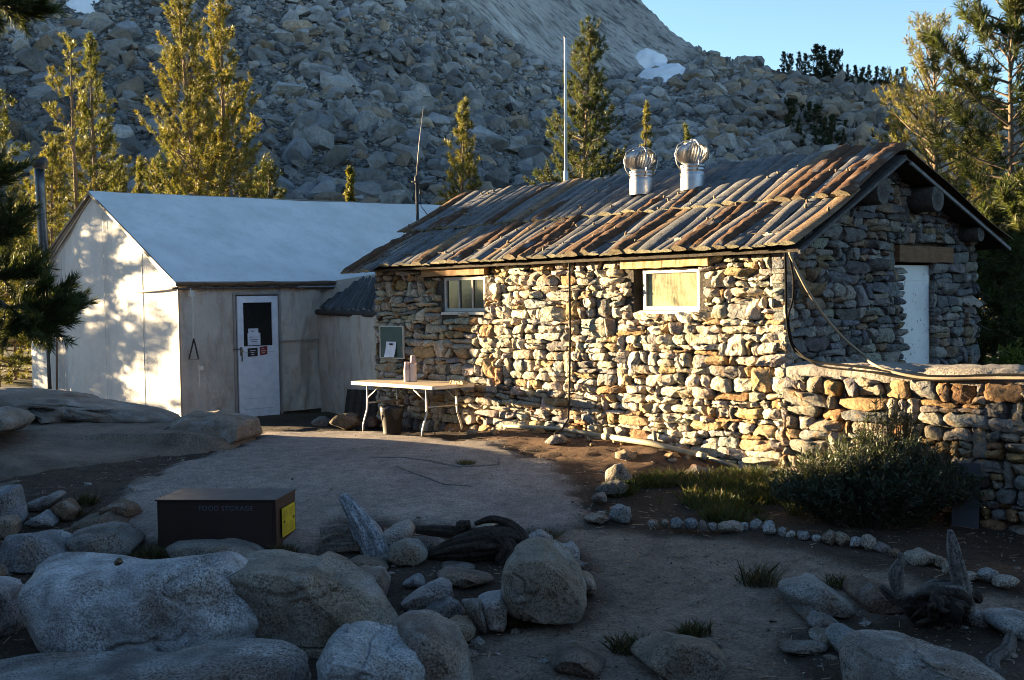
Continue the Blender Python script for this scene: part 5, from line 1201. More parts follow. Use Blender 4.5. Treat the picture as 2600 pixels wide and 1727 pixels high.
mb.add([p + off for p in lo2] + [p + off for p in hi2], [(i, (i + 1) % n, n + (i + 1) % n, n + i) for i in range(n)], (.74, .66, .52)); mb.build('edge_band', M['tinted'], table, smooth=True)
gtab = gz(*HP(ta - .9, tb + .3, 0)[:2])
for a_, s_ in ((ta - .27, 1), (ta - 1.58, -1)):
    for b_ in (tb + .10, tb + TWD - .10):
        d_ = -1 if b_ < tb + .3 else 1
        p = lambda a, b, z: HP(a, b, z)
        gg = gtop(*HP(a_, b_ + .09 * d_, 0)[:2])
        mb = MB(); mb.tube([p(a_, b_, tz - .045), p(a_, b_, .42), p(a_ , b_ + .005 * d_, .34), p(a_ , b_ + .05 * d_, .22), p(a_, b_ + .085 * d_, .12), p(a_, b_ + .09 * d_, gg)], .0135, 8); mb.build('leg', M['metal'], table, smooth=True)
        mb = MB(); mb.tube([p(a_, b_, .50), p(a_ - s_ * .30, b_, tz - .05)], .008, 6); mb.build('brace', M['metal'], table, smooth=True)
    mb = MB(); mb.tube([HP(a_, tb + .10, .43), HP(a_, tb + TWD - .10, .43)], .011, 8); mb.build('crossbar', M['metal'], table, smooth=True)
M['cup'] = plain_mat('paper_cup', None, .6, 0, .1, 9, .03, 30)
def cups(px, py, n, lab):
    c = on_z(px, py, tz + .001); prof = [(.001, 0), (.032, 0), (.042, .012)]; mb = MB()
    mb.lathe(c, [(.001, .11), (.032, .11), (.034, .11 - .0), (.045, .002), (.04, .0)][::-1], 18, tint=(.66, .58, .54)); zz = .11
    for k in range(n):
        z0 = .0 + .013 * (k + 1); mb.lathe(c, [(.0455, z0 - .006), (.047, z0), (.0455, z0 + .004), (.045, z0 + .007)], 18, tint=(.66, .56, .52))
    h_ = .013 * (n + 1); mb.lathe(c, [(.045, h_), (.0335, h_ + .105), (.03, h_ + .108), (.001, h_ + .104)], 18, tint=(.50, .36, .33))
    o = mb.build('cup_stack', M['cup'], origin=c, smooth=True); tag(o, lab, 'cups')
cups(1034, 969, 12, 'shorter stack of upturned paper cups on the folding table'); cups(1050, 969, 19, 'taller stack of upturned paper cups on the folding table')
p = on_z(1210, 968, tz + .001); mb = MB(); mb.obox(p, EA * .2, EB * .09, EZ * .05, (.52, .38, .22)); mb.obox(p + EA * .01 + EZ * .051, EA * .17, EB * .08, EZ * .004, (.5, .36, .2))
o = beam('wood_block', HP(ta - TLN - .10, tb + .42, tz + .0025), EA * .26, EB * .09, EZ * .045, (.50, .36, .2), seed=9); o.parent = None; o.location = (0, 0, 0)
V = np.array([v.co[:] for v in o.data.vertices]) + np.array(hut.location); c = V.mean(0); o.data.vertices.foreach_set('co', (V - c).astype(np.float32).ravel()); o.location = c
tag(o, 'short sawn block of wood on the right end of the folding table', 'wood block')
# bin
bb = dg(902, 1008); bb = np.array([bb[0], bb[1] + .15, 0]); bb[2] = gtop(bb[0], bb[1])
bin_ = empty('waste_bin', bb, 'black waste bin with a bin liner, standing in front of the folding table', 'bin')
mb = MB(); mb.lathe(bb, [(.001, .003), (.118, 0), (.122, .02), (.148, .355), (.155, .36), (.155, .372), (.14, .372), (.112, .03), (.001, .02)], 28, tint=(.012, .008, .007)); mb.build('body', M['tinted'], bin_, smooth=True)
mb = MB(); P = []
for k in range(37):
    a = k / 36 * 6.283; e = .012 * math.sin(a * 7) + .01 * math.sin(a * 3 + 1); row = []
    for r, z in ((.12, .30), (.148, .385), (.162, .392 + e * .5), (.168, .35 + e), (.160, .28 + 2.2 * e), (.155, .25 + 3 * e)): row.append(bb + np.array([math.cos(a) * (r + e * .5), math.sin(a) * (r + e * .5), z]))
    P.append(row)
mb.grid(P, (.02, .02, .022)); mb.build('liner', plain_mat('bin_liner', None, .25, 0, .2, 9, .5, 22, .02), bin_, smooth=True)
# ribbed boards leaning on the wall by the lean-to
q0 = dg(788, 945); pz0 = HP(7.35, -.32, 0); pz0[2] = gtop(pz0[0], pz0[1]); ln = np.array([.16, .22, 0])
mb = MB()
for k in range(9): mb.obox(pz0 - EA * 0 + (np.array([*dat(870, 950, 18.1)[:2], 0]) - np.array([*dat(790, 950, 18.4)[:2], 0])) / 9 * k + np.array([*dat(790, 950, 18.4)[:2], 0]) - pz0 + EZ * 0 + np.array([0, 0, pz0[2]]) * 0, (np.array([.062, -.01, 0])), np.array([0, .022 if k % 2 else .045, 0]), EZ * .50 + np.array([.05, .2, 0]), np.array([.055, .045, .037]) * (.8 + .5 * (k % 2)))
o = mb.build('ribbed_board', M['wood'], origin=np.array([*dat(825, 960, 18.3)[:2], 0])); tag(o, 'dark ribbed board leaning on the wall at the foot of the lean-to', 'board')
# ================================================================ food storage box
fz = -.36; f1 = on_z(702, 1404, fz)                 # near right bottom corner
f0 = np.array([*at(392, 1374, f1[1] + .12)[:2], 0]); dx = f0 - f1; dx[2] = 0
Lx = np.linalg.norm(dx); dx /= Lx; dy = np.array([-dx[1], dx[0], 0]); dy = dy if dy[1] > 0 else -dy
hb = at(702, 1273, f1[1])[2] - fz; Lx = 1.10; Dy = .62
for L_ in np.arange(.9, 1.4, .01):
    pass
box = empty('food_storage_box', f1 + dx * .55 + dy * .3, 'dark brown steel food storage box with a yellow instruction sticker, sitting behind the boulders', 'storage box')
M['boxpaint'] = plain_mat('brown_box_paint', (.030, .014, .011), .42, 0, .35, 4, .12, 60, .003, .5)
bm = bmesh.new(); bmesh.ops.create_cube(bm, size=1); bmesh.ops.bevel(bm, geom=bm.edges, offset=.012, segments=2, affect='EDGES'); me_V = [v.co.copy() for v in bm.verts]; me_F = [tuple(v.index for v in f.verts) for f in bm.faces]; bm.free()
cen = f1 + dx * Lx / 2 + dy * Dy / 2 + EZ * hb / 2
mb = MB(); mb.add([cen + dx * v.x * Lx + dy * v.y * Dy + EZ * v.z * hb for v in me_V], me_F); mb.build('body', M['boxpaint'], box)
mb = MB(); mb.obox(f1 - dx * .012 - dy * .014 + EZ * (hb + .001), dx * (Lx + .024), dy * (Dy + .02), EZ * .014); mb.build('lid', M['boxpaint'], box)
mb = MB(); mb.obox(f1 + dx * .03 - dy * .006 + EZ * .05, dx * (Lx - .06), dy * .008, EZ * (hb - .1)); mb.build('door', M['boxpaint'], box)
def text_obj(name, body, size, O, ex, ez, mat, parent, tint, stretch=1.0, stencil=True):
    cu = bpy.data.curves.new(name, 'FONT'); cu.body = body; cu.size = size; cu.space_character = 1.12
    to = bpy.data.objects.new(name, cu); me = bpy.data.meshes.new_from_object(to); bpy.data.objects.remove(to); bpy.data.curves.remove(cu)
    V = np.array([v.co[:] for v in me.vertices]); Fs = [tuple(p.vertices) for p in me.polygons]; bpy.data.meshes.remove(me)
    mb = MB(); mb.add([O + ex * v[0] * stretch + ez * v[1] for v in V], Fs, tint); return mb.build(name, mat, parent)
tO = at(502, 1294, f1[1] + .05); tO = f1 + dx * ((tO - f1) @ dx) + EZ * (tO[2] - fz) - dy * .0095
text_obj('lettering', 'FOOD STORAGE', .062, tO - EZ * .012, -dx, EZ, M['tinted'], box, (.12, .125, .16), 1.0)
s0 = f1 - dx * .0135 + dy * .14 + EZ * .11; sw, sh = .40, .26
mb = MB(); mb.obox(s0, dx * .004 * -1, dy * sw, EZ * sh, (.55, .43, .012)); st = mb.build('sticker', M['tinted'], box)
mb = MB(); rr = random.Random(2); ds = -dx * .0055
for cx0, cx1 in ((.02, .19), (.21, .38)):
    for z0, z1 in ((.02, .105), (.16, .235)):
        z = z0
        while z < z1: mb.obox(s0 + ds + dy * cx0 + EZ * z, dy * rr.uniform(.10, cx1 - cx0), -dx * .0008, EZ * .004, (.16, .12, .01)); z += .013
for cc in (.05, .33):
    V, Fs = disc(s0 + ds * 1.1 + dy * cc + EZ * .13, -dx, .018, 12); mb.add(V, Fs, (.02, .015, .01)); mb.obox(s0 + ds + dy * (cc + .022) + EZ * .122, dy * .03, -dx * .0008, EZ * .014, (.10, .07, .01))
mb.build('print', M['tinted'], st)
# ================================================================ pipes
pipe_m = plain_mat('pvc_pipe', (.33, .30, .22), .35, 0, .35, 5, .08, 20, .003)
pp = [(1105, 985, .03), (1180, 995, .05), (1290, 1003, .07), (1400, 1022, .07), (1500, 1040, .07), (1620, 1066, .05), (1706, 1083, .04)]
P = []
for x, y, h_ in pp: g_ = dg(x, y); P.append(np.array([g_[0], g_[1], gtop(g_[0], g_[1]) + h_]))
mb = MB(); mb.tube(P[:4], .028, 10); mb.tube(P[3:6], .034, 10); mb.tube(P[5:], .022, 10)
lp = empty('drain_pipe', P[3], 'long pale plastic pipe lying on the ground along the foot of the sunlit wall', 'pipe'); mb.build('tube', pipe_m, lp, smooth=True)
mb = MB()
for i, j in ((3, 4), (5, 4)):
    d_ = P[j] - P[i]; d_ /= np.linalg.norm(d_); mb.tube([P[i] - d_ * .06, P[i] + d_ * .06], .042, 12)
mb.build('coupling', pipe_m, lp, smooth=True)
mb = MB(); d_ = P[-1] - P[-2]; d_ /= np.linalg.norm(d_); mb.tube([P[-1], P[-1] + d_ * .16], .026, 10, (.02, .06, .22)); mb.tube([P[-1] + d_ * .16, P[-1] + d_ * .26], .018, 8, (.6, .6, .58)); mb.build('valve', M['tinted'], lp, smooth=True)
g0_ = dg(1512, 1034); e0 = np.array([*HP(1.75, -.10, 0)[:2], 0]); e0[2] = .26
mb = MB(); mb.tube([e0, np.array([g0_[0], g0_[1], gtop(g0_[0], g0_[1]) + .03])], .026, 10, (.075, .085, .08)); o = mb.build('pipe_stub', M['tinted'], origin=e0, smooth=True); tag(o, 'short dark pipe slanting down from the stone wall to the ground', 'pipe')
# cables from the hut corner down onto the low wall
def cable(name, pts, r, col, lab):
    P = np.array(pts); t = np.arange(len(P)); tt = np.linspace(0, len(P) - 1, (len(P) - 1) * 7 + 1); Q = []
    for s in tt:
        i = int(min(s, len(P) - 2)); f = s - i; p0, p1, p2, p3 = P[max(i - 1, 0)], P[i], P[i + 1], P[min(i + 2, len(P) - 1)]
        Q.append(.5 * ((2 * p1) + (-p0 + p2) * f + (2 * p0 - 5 * p1 + 4 * p2 - p3) * f * f + (-p0 + 3 * p1 - 3 * p2 + p3) * f ** 3))
    mb = MB(); mb.tube(Q, r, 7, col); o = mb.build(name, M['rubber'], origin=P[0], smooth=True); tag(o, lab, 'cable')
pg = lambda x, y, a=-.14: on_plane(x * DK, y * DK, HP(a, 0, 0), EA)
pf = lambda x, y, b=-.13: on_plane(x * DK, y * DK, HP(0, b, 0), EB)
run = [pf(1905, 838), pf(2000, 848), pf(2100, 864), pf(2200, 868), pf(2300, 864), pf(2420, 866)]
cable('cable', [pg(1810, 582), pg(1812, 650), pg(1813, 720), pg(1820, 780), pg(1836, 812), pf(1862, 828)] + run, .013, (.010, .010, .010), 'black cable hanging closest to the hut corner and running along the low wall')
cable('cable', [pg(1818, 582), pg(1829, 640), pg(1828, 690), pg(1818, 730), pg(1822, 770), pg(1832, 800), pf(1868, 833)] + [q - EZ * .04 for q in run], .011, (.014, .012, .011), 'dark cable looping beside the first one down the hut corner')
cable('hose', [pg(1820, 582, -.2), pg(1842, 632, -.25), pg(1868, 680, -.3), pg(1900, 728, -.35), pg(1945, 780, -.4), pg(1990, 818, -.5), HP(-1.05, -.02, 1.15), pf(2060, 858), pf(2140, 872), pf(2250, 872), pf(2420, 872)], .015, (.34, .27, .19), 'tan hose sagging in a long curve from the eave corner to the low wall coping')
# dark panel leaning behind the bush
pn = np.array([*at(2430, 1230, 11.15)[:2], 0]); pn[2] = gz(*pn[:2]); mb = MB(); mb.obox(pn + np.array([-.06, 0, -.05]), np.array([.24, -.06, 0]), np.array([.02, .04, 0]), EZ * .62 + np.array([.05, .1, 0]), (.03, .035, .045)); mb.obox(pn + np.array([-.05, -.008, .02]), np.array([.02, -.006, 0]), np.array([0, .01, 0]), EZ * .5 + np.array([.04, .08, 0]), (.04, .045, .055))
o = mb.build('metal_panel', M['tinted'], origin=pn); tag(o, 'dark narrow panel leaning on the low wall behind the bush', 'panel')
# white scrap and stick
g_ = dg(1714, 1155); mb = MB(); V, T = hull_rock(31, 12, (1, .6, .8)); mb.add(np.array([g_[0], g_[1], gtop(g_[0], g_[1]) + .05]) + V * .022, T, (.7, .72, .75)); o = mb.build('plastic_scrap', M['tinted'], origin=g_); tag(o, 'tiny white scrap lying in the grass bed', 'scrap')

# ================================================================ driftwood, stump and root snag
M['drift'] = wood_mat('silver_driftwood', .55, crack=.75); M['rotwood'] = wood_mat('dark_rotten_wood', .6, crack=.7)
def limb(pts, rads, tint, wob=.25, n=16, seed=0, sub=6, groove=.12):
    P = np.array(pts, float); R = np.array(rads, float); t = np.linspace(0, len(P) - 1, (len(P) - 1) * sub + 1); i = np.arange(len(P))
    Q = []
    for s in t:
        k = int(min(s, len(P) - 2)); f = s - k; p0, p1, p2, p3 = P[max(k - 1, 0)], P[k], P[k + 1], P[min(k + 2, len(P) - 1)]
        Q.append(.5 * ((2 * p1) + (-p0 + p2) * f + (2 * p0 - 5 * p1 + 4 * p2 - p3) * f * f + (-p0 + 3 * p1 - 3 * p2 + p3) * f ** 3))
    return np.array(Q), np.interp(t, i, R)
def add_limb(mb, pts, rads, tint, wob=.25, n=18, seed=0, groove=.14, fl=(1, 1)):
    n = int(n * 2); wob *= .7; groove *= 1.25
    Q, R = limb(pts, rads, tint); m = len(Q); k0 = len(mb.V); mb.tube(Q, R, n, tint, True, wob, seed, fl)
    V = mb.V[k0]; cen = np.repeat(Q, n, axis=0); an = np.tile(np.arange(n) / n * 6.283, m); s = np.repeat(np.linspace(0, 1, m), n)
    g_ = .6 * np.sin(an * 5 + 2 * np.sin(s * 4 + seed) + seed) + .55 * np.sin(an * 9 + 1.5 * np.sin(s * 6) + seed * 2) + .6 * np.sin(an * 13 + 2 * np.sin(s * 9 + seed)); mb.V[k0] = cen + (V - cen) * (1 + groove * g_ * .6)[:, None]
    C = mb.C[k0]; mb.C[k0] = C * np.clip(1 + .35 * g_, .3, 1.6)[:, None]
def D(x, y, Y): return dat(x, y, Y)
g_ = dg(862, 1272); Yd = g_[1]
dw = MB(); add_limb(dw, [D(868, 1285, Yd), D(848, 1235, Yd + .02), D(822, 1190, Yd + .05), D(802, 1160, Yd + .08), D(788, 1143, Yd + .1)], [.115, .115, .085, .062, .035], np.array([.30, .32, .345]), .3, 22, 3, .13)
o = dw.build('driftwood_log', M['drift'], origin=g_, smooth=True); tag(o, 'silvery blue weathered log stub leaning up to the left', 'log')
mb = MB(); Yb = dg(800, 1275)[1]; add_limb(mb, [D(742, 1245, Yb + .1), D(775, 1238, Yb + .12), D(830, 1235, Yb + .14), D(862, 1232, Yb + .16)], [.09, .095, .09, .07], np.array([.17, .145, .12]), .3, 18, 5)
o = mb.build('log', M['rotwood'], origin=D(800, 1250, Yb), smooth=True); tag(o, 'brown log lying behind the leaning silvery stub', 'log')
mb = MB(); add_limb(mb, [D(700, 1292, Yb - .1), D(760, 1268, Yb), D(850, 1258, Yb + .05)], [.045, .06, .05], np.array([.13, .105, .085]), .3, 14, 6)
o = mb.build('log', M['rotwood'], origin=D(780, 1270, Yb), smooth=True); tag(o, 'thin dark branch on the ground below the brown log', 'branch')
g_ = dg(1120, 1290); Ys = g_[1]; mb = MB(); dk = np.array([.048, .036, .028])
add_limb(mb, [D(985, 1282, Ys + .05), D(1040, 1268, Ys), D(1100, 1255, Ys), D(1160, 1250, Ys + .02), D(1200, 1252, Ys + .05)], [.03, .085, .125, .14, .10], dk, .3, 22, 7, .18)
add_limb(mb, [D(960, 1222, Ys + .25), D(1040, 1226, Ys + .2), D(1110, 1232, Ys + .15), D(1190, 1230, Ys + .1)], [.035, .05, .06, .06], dk * 1.1, .3, 14, 8, .16)
add_limb(mb, [D(1200, 1285, Ys), D(1208, 1250, Ys), D(1190, 1222, Ys + .05), D(1160, 1202, Ys + .08), D(1125, 1198, Ys + .1), D(1095, 1208, Ys + .12)], [.06, .06, .05, .035, .028, .018], dk * 1.1, .3, 12, 9, .14)
add_limb(mb, [D(1070, 1222, Ys + .1), D(1060, 1212, Ys + .1), D(1085, 1208, Ys + .1)], [.035, .045, .03], dk * 1.2, .3, 10, 10)
add_limb(mb, [D(1150, 1240, Ys - .04), D(1170, 1270, Ys - .08), D(1150, 1300, Ys - .1)], [.07, .09, .05], dk, .35, 14, 11, .2)
o = mb.build('stump', M['rotwood'], origin=g_, smooth=True); tag(o, 'dark rotten fallen stump with a curled root in the middle of the foreground', 'stump')
g_ = dg(2160, 1450); Yr = g_[1] + .1; mb = MB(); gr = np.array([.15, .135, .125])
add_limb(mb, [D(2215, 1400, Yr), D(2218, 1360, Yr), D(2205, 1300, Yr), D(2195, 1250, Yr), D(2190, 1222, Yr)], [.10, .065, .052, .036, .016], gr * 1.15, .18, 16, 12, .10)
add_limb(mb, [D(2080, 1378, Yr - .1), D(2068, 1345, Yr - .1), D(2066, 1318, Yr - .1), D(2078, 1290, Yr - .1), D(2074, 1275, Yr - .1)], [.04, .046, .05, .026, .014], gr, .3, 12, 13, .1)
add_limb(mb, [D(2030, 1352, Yr), D(2060, 1378, Yr), D(2110, 1388, Yr), D(2160, 1372, Yr), D(2210, 1375, Yr)], [.02, .035, .06, .09, .10], gr * .8, .3, 14, 14, .16)
dk2 = np.array([.050, .040, .033]); rs = np.random.default_rng(12)
for k in range(70):            # tangle of broken roots
    a_ = rs.uniform(-.3, math.pi + .3); x0, y0 = 2155 + rs.normal(0, 26), 1405 + rs.normal(0, 14)
    L_ = rs.uniform(20, 60); ex_, ey_ = x0 + math.cos(a_) * L_ * 1.05, y0 - math.sin(a_) * L_ * .45 + (L_ * .55 if rs.random() < .4 else 0)
    mx_, my_ = (x0 + ex_) / 2 + rs.normal(0, 5), (y0 + ey_) / 2 + rs.normal(0, 5); yy_ = Yr + rs.normal(-.02, .13)
    ra = rs.choice((.012, .02, .035, .05))
    add_limb(mb, [D(x0, y0, yy_), D(mx_, my_, yy_ + rs.normal(0, .05)), D(ex_, ey_, yy_ + rs.normal(0, .08))], [ra * 1.4, ra, ra * .35], dk2 * rs.uniform(.5, 1.3), .5, 9, 20 + k, .2)
for k, (pts, rad) in enumerate((([(2095, 1425), (2130, 1398), (2160, 1385), (2205, 1385), (2235, 1400)], [.04, .08, .10, .09, .04]), ([(2150, 1400), (2190, 1440), (2210, 1480), (2222, 1515)], [.07, .05, .04, .02]), ([(2230, 1370), (2250, 1378), (2262, 1388)], [.05, .04, .02]))):
    add_limb(mb, [D(x, y, Yr - .05 + .03 * k) for x, y in pts], rad, dk2 * (1 + .15 * k), .6, 16, 80 + k, .3)
o = mb.build('root_snag', M['rotwood'], origin=g_, smooth=True); tag(o, 'uprooted dark root mass with a tall grey spike, lower right', 'snag')
g_ = dg(2330, 1560); Yr2 = g_[1]; mb = MB(); add_limb(mb, [D(2330, 1470, Yr2 + .5), D(2320, 1500, Yr2 + .35), D(2285, 1530, Yr2 + .2), D(2300, 1562, Yr2 + .05), D(2345, 1590, Yr2 - .1), D(2400, 1620, Yr2 - .2)], [.035, .045, .05, .05, .045, .04], gr * .75, .3, 14, 31)
o = mb.build('root', M['rotwood'], origin=g_, smooth=True); tag(o, 'bent grey root lying on the ground at the lower right edge', 'root')
# ================================================================ conifers
def pine(name, base, h, seed, cw, label=None, cat='pine tree', group=None, z0=.08, dens=1.0, lean=(0, 0), blade=(.115, .0155), nb=32, tsp=.22, pw=.75, low=1.0, tint=(.115, .12, .028), up=(-8, 55), r0=None, bare=.25, rag=.4, side_gap=None):
    cw *= 1.25; dens *= 1.35; tsp *= .58; rg = np.random.default_rng(seed); base = np.asarray(base, float); R0 = r0 or max(.03, h * .014)
    root = empty(name, base, label, cat, group)
    tr = MB(); m = 14; ph = rg.uniform(0, 6, 2)
    tp = np.array([[lean[0] * t + .012 * h * math.sin(4 * t + ph[0]) * t, lean[1] * t + .01 * h * math.sin(5 * t + ph[1]) * t, h * t] for t in np.linspace(0, 1, m)]) + base
    tr.tube(tp, np.linspace(R0, .012, m) ** 1.0, 8, (.20, .145, .095), wob=.12, seed=seed)
    tpos = lambda t: np.array([np.interp(t, np.linspace(0, 1, m), tp[:, k]) for k in range(3)])
    TC, TA, TT = [], [], []
    n = int(h * 8.5 * dens); az = rg.uniform(0, 6.28)
    for k in range(n):
        t = z0 + (1 - z0) * ((k + rg.random()) / n) ** .92
        if t > .985: continue
        az += 2.4 + rg.normal(0, .5)
        prof = ((1 - t) ** pw) * (low + (1 - low) * min(1, (t - z0) / .25)) + .05
        L = cw * prof * rg.uniform(1 - rag, 1 + rag * .45)
        if side_gap and math.cos(az - side_gap[0]) > .3: L *= side_gap[1]
        if L < .08: L = .08
        el = RA(up[0] + (up[1] - up[0]) * t + rg.normal(0, 9)); p = tpos(t)
        d = np.array([math.cos(az) * math.cos(el), math.sin(az) * math.cos(el), math.sin(el)])
        q = [p, p + d * L * .4 + EZ * L * -.03, p + d * L * .75 + EZ * L * .04, p + d * L + EZ * L * .16]
        tr.tube(q, [max(.006, L * .016), L * .012 + .003, .006, .003], 4, (.20, .15, .105), caps=False)
        subs = [(q, bare, 1.0)]
        for _ in range(int(rg.integers(2, 5) * min(1.5, .5 + L * .8))):
            s = rg.uniform(.3, .9); pp_ = q[0] + (q[3] - q[0]) * s; a2 = az + rg.choice([-1, 1]) * rg.uniform(.4, 1.1); e2 = el + rg.normal(.2, .25); l2 = L * rg.uniform(.22, .42) * (1.2 - .5 * s)
            d2 = np.array([math.cos(a2) * math.cos(e2), math.sin(a2) * math.cos(e2), math.sin(e2)])
            q2 = [pp_, pp_ + d2 * l2 * .5, pp_ + d2 * l2 + EZ * l2 * .15]
            if l2 > .22: tr.tube(q2, [.006, .005, .003], 3, (.19, .14, .10), caps=False)
            subs.append((q2, .15, .9))
        for Q, b0, sc in subs:
            Q = np.array(Q); Ls = np.linalg.norm(Q[-1] - Q[0]); cnt = max(1, int(Ls * (1 - b0) / tsp + rg.random()))
            for j in range(cnt):
                s = b0 + (1 - b0) * ((j + rg.uniform(.3, 1)) / cnt); x = s * (len(Q) - 1); i = int(min(x, len(Q) - 2)); c = Q[i] + (Q[i + 1] - Q[i]) * (x - i)
                ax_ = Q[i + 1] - Q[i]; ax_ = ax_ / (np.linalg.norm(ax_) + 1e-9)
                TC.append(c + rg.normal(0, .03, 3)); TA.append(ax_ * .8 + EZ * .35); TT.append(np.array(tint) * rg.uniform(.62, 1.3) * (np.array([1.2, 1.02, .85]) if rg.random() < .25 else 1))
    for s in np.linspace(.9, 1.0, 4): TC.append(tpos(s)); TA.append(EZ); TT.append(np.array(tint))
    fol = MB(); tuft_blades(fol, np.array(TC), np.array(TA), np.array(TT), rg, blade, nb)
    tr.build('trunk', M['bark'], root, smooth=True); fol.build('crown', M['leaf'], root)
    return root
def tuft_blades(mb, C, A, T, rg, blade, nb, spread=1.15):
    n = len(C); C2 = np.repeat(C, nb, 0); A2 = np.repeat(A, nb, 0); T2 = np.repeat(T, nb, 0)
    r = rg.normal(0, 1, (n * nb, 3)); r /= np.linalg.norm(r, axis=1)[:, None]
    d = A2 + r * spread; d /= np.linalg.norm(d, axis=1)[:, None] + 1e-9
    L = blade[0] * rg.uniform(.6, 1.2, n * nb)[:, None]; w = blade[1] * rg.uniform(.6, 1.1, n * nb)[:, None]
    s = np.cross(d, rg.normal(0, 1, (n * nb, 3))); s /= np.linalg.norm(s, axis=1)[:, None] + 1e-9
    c0 = C2 + A2 * rg.uniform(-.05, .05, (n * nb, 1)); m_ = c0 + d * L * .55
    V = np.stack([c0 - s * w * .25, m_ - s * w * .5, c0 + d * L, m_ + s * w * .5, c0 + s * w * .25], 1).reshape(-1, 3)
    T2 = T2 * rg.uniform(.8, 1.2, (n * nb, 1))
    mb.add(V, np.arange(5 * n * nb).reshape(-1, 5), np.repeat(T2, 5, axis=0))
def pine_px(name, bx, ty, Y, seed, cw, label, tx=None, **kw):
    """a pine whose trunk stands below picture column bx at distance Y and whose top reaches picture row ty"""
    g_ = dat(bx, 700, Y); b = np.array([g_[0], Y, gz(g_[0], Y) - .1]); top = dat(tx if tx is not None else bx, ty, Y)
    return pine(name, b, top[2] - b[2], seed, cw, label, lean=(top[0] - b[0], 0), **kw)
YG = (.118, .118, .030); DG = (.052, .068, .022); MG = (.092, .104, .026)
pine_px('pine_tree', 200, 92, 30, 1, 1.1, 'thin pine with a long bare pinkish trunk behind the left end of the tent', tx=158, dens=.75, bare=.45, rag=.6, tint=YG, pw=.55, up=(0, 45))
pine_px('pine_tree', 238, 80, 30.8, 2, 1.35, 'bushy pine just right of the thin bare-trunked one behind the tent', tx=214, dens=1.2, tint=MG, pw=.8, up=(0, 60))
pine_px('pine_tree', 470, -40, 31.5, 3, 1.75, 'left stem of the big upswept twin pine behind the tent ridge', tx=418, dens=1.15, bare=.3, tint=YG, pw=.62, up=(18, 58), rag=.5)
pine_px('pine_tree', 522, -30, 32.2, 4, 1.45, 'right stem of the big upswept twin pine behind the tent ridge', tx=500, dens=1.2, bare=.3, tint=(.145, .14, .03), pw=.62, up=(15, 56), rag=.5)
pine_px('pine_tree', 804, 388, 38, 5, .32, 'very small young pine peeping above the middle of the tent ridge', dens=2.2, tint=YG, tsp=.14, blade=(.12, .03))
pine_px('pine_tree', 1066, 232, 30, 6, 1.15, 'cone shaped young pine between the antenna and the flagpole', dens=1.5, tint=YG, pw=.85, up=(5, 58))
pine_px('pine_tree', 1342, 68, 33, 7, 1.3, 'tall dense dark pine right beside the flagpole', tx=1352, dens=1.7, tint=DG, pw=.48, up=(-5, 50), rag=.45)
pine_px('pine_tree', 1496, 240, 36, 8, .5, 'slim sparse pine rising behind the left roof ventilator', tx=1492, dens=1.2, tint=YG, rag=.7, pw=.6)
pine_px('pine_tree', 1580, 290, 37, 9, .42, 'little pointed pine tip behind the right roof ventilator', dens=1.4, tint=MG)
pine_px('pine_tree', 2150, 58, 25, 10, 2.2, 'tall sunlit pine with pale visible trunk behind the hut gable', tx=2150, dens=1.55, tint=(.125, .122, .03), pw=.6, bare=.4, rag=.5, up=(0, 50), nb=11)
pine_px('pine_tree', 2310, -70, 21, 11, 1.75, 'big dark green pine at the right edge of the picture', tx=2345, dens=1.15, tint=DG, pw=.42, bare=.3, rag=.5, up=(-5, 40), blade=(.17, .018))
pine_px('pine_tree', 2250, 330, 27, 12, 1.5, 'bushy pine behind the right eave of the hut', dens=1.3, tint=YG, pw=.55)
pine_px('pine_tree', 2290, 520, 19, 13, 1.25, 'low bushy pine right of the gable wall', dens=1.6, tint=DG, pw=.4, blade=(.16, .018))
pine_px('pine_tree', 2060, 270, 29, 14, .9, 'small golden pine left of the tall sunlit one, above the hut roof', dens=1.3, tint=YG, pw=.6)
pine_px('pine_tree', 2395, 420, 17.5, 15, 1.0, 'dark pine cut by the right edge below the big one', dens=1.5, tint=DG, pw=.4, blade=(.15, .017))
pine_px('pine_tree', -14, 225, 26, 16, 1.0, 'tall pine cut by the left edge of the picture', dens=1.1, tint=MG, pw=.5)
pine_px('pine_tree', 30, 560, 27.5, 17, 1.15, 'low bushy pine left of the stovepipe, behind the tent', dens=2.0, tint=YG, pw=.4)
pine_px('pine_tree', 120, 340, 29, 18, 1.1, 'mid sized bushy pine behind the stovepipe', dens=1.5, tint=YG, pw=.6)
pine_px('pine_tree', 275, 375, 33, 19, .9, 'short bushy pine between the thin pines and the twin pine', dens=1.5, tint=MG, pw=.6)
pine_px('pine_tree', 325, 365, 35, 20, .4, 'tiny pine just left of the twin pine', dens=1.6, tint=YG)
pine_px('pine_tree', 615, 385, 35, 21, 1.1, 'low spreading pine at the right foot of the twin pine', dens=1.5, tint=DG, pw=.5)
pine_px('pine_tree', 390, 330, 34, 22, 1.1, 'short dark pine at the left foot of the twin pine', dens=1.4, tint=DG, pw=.5)
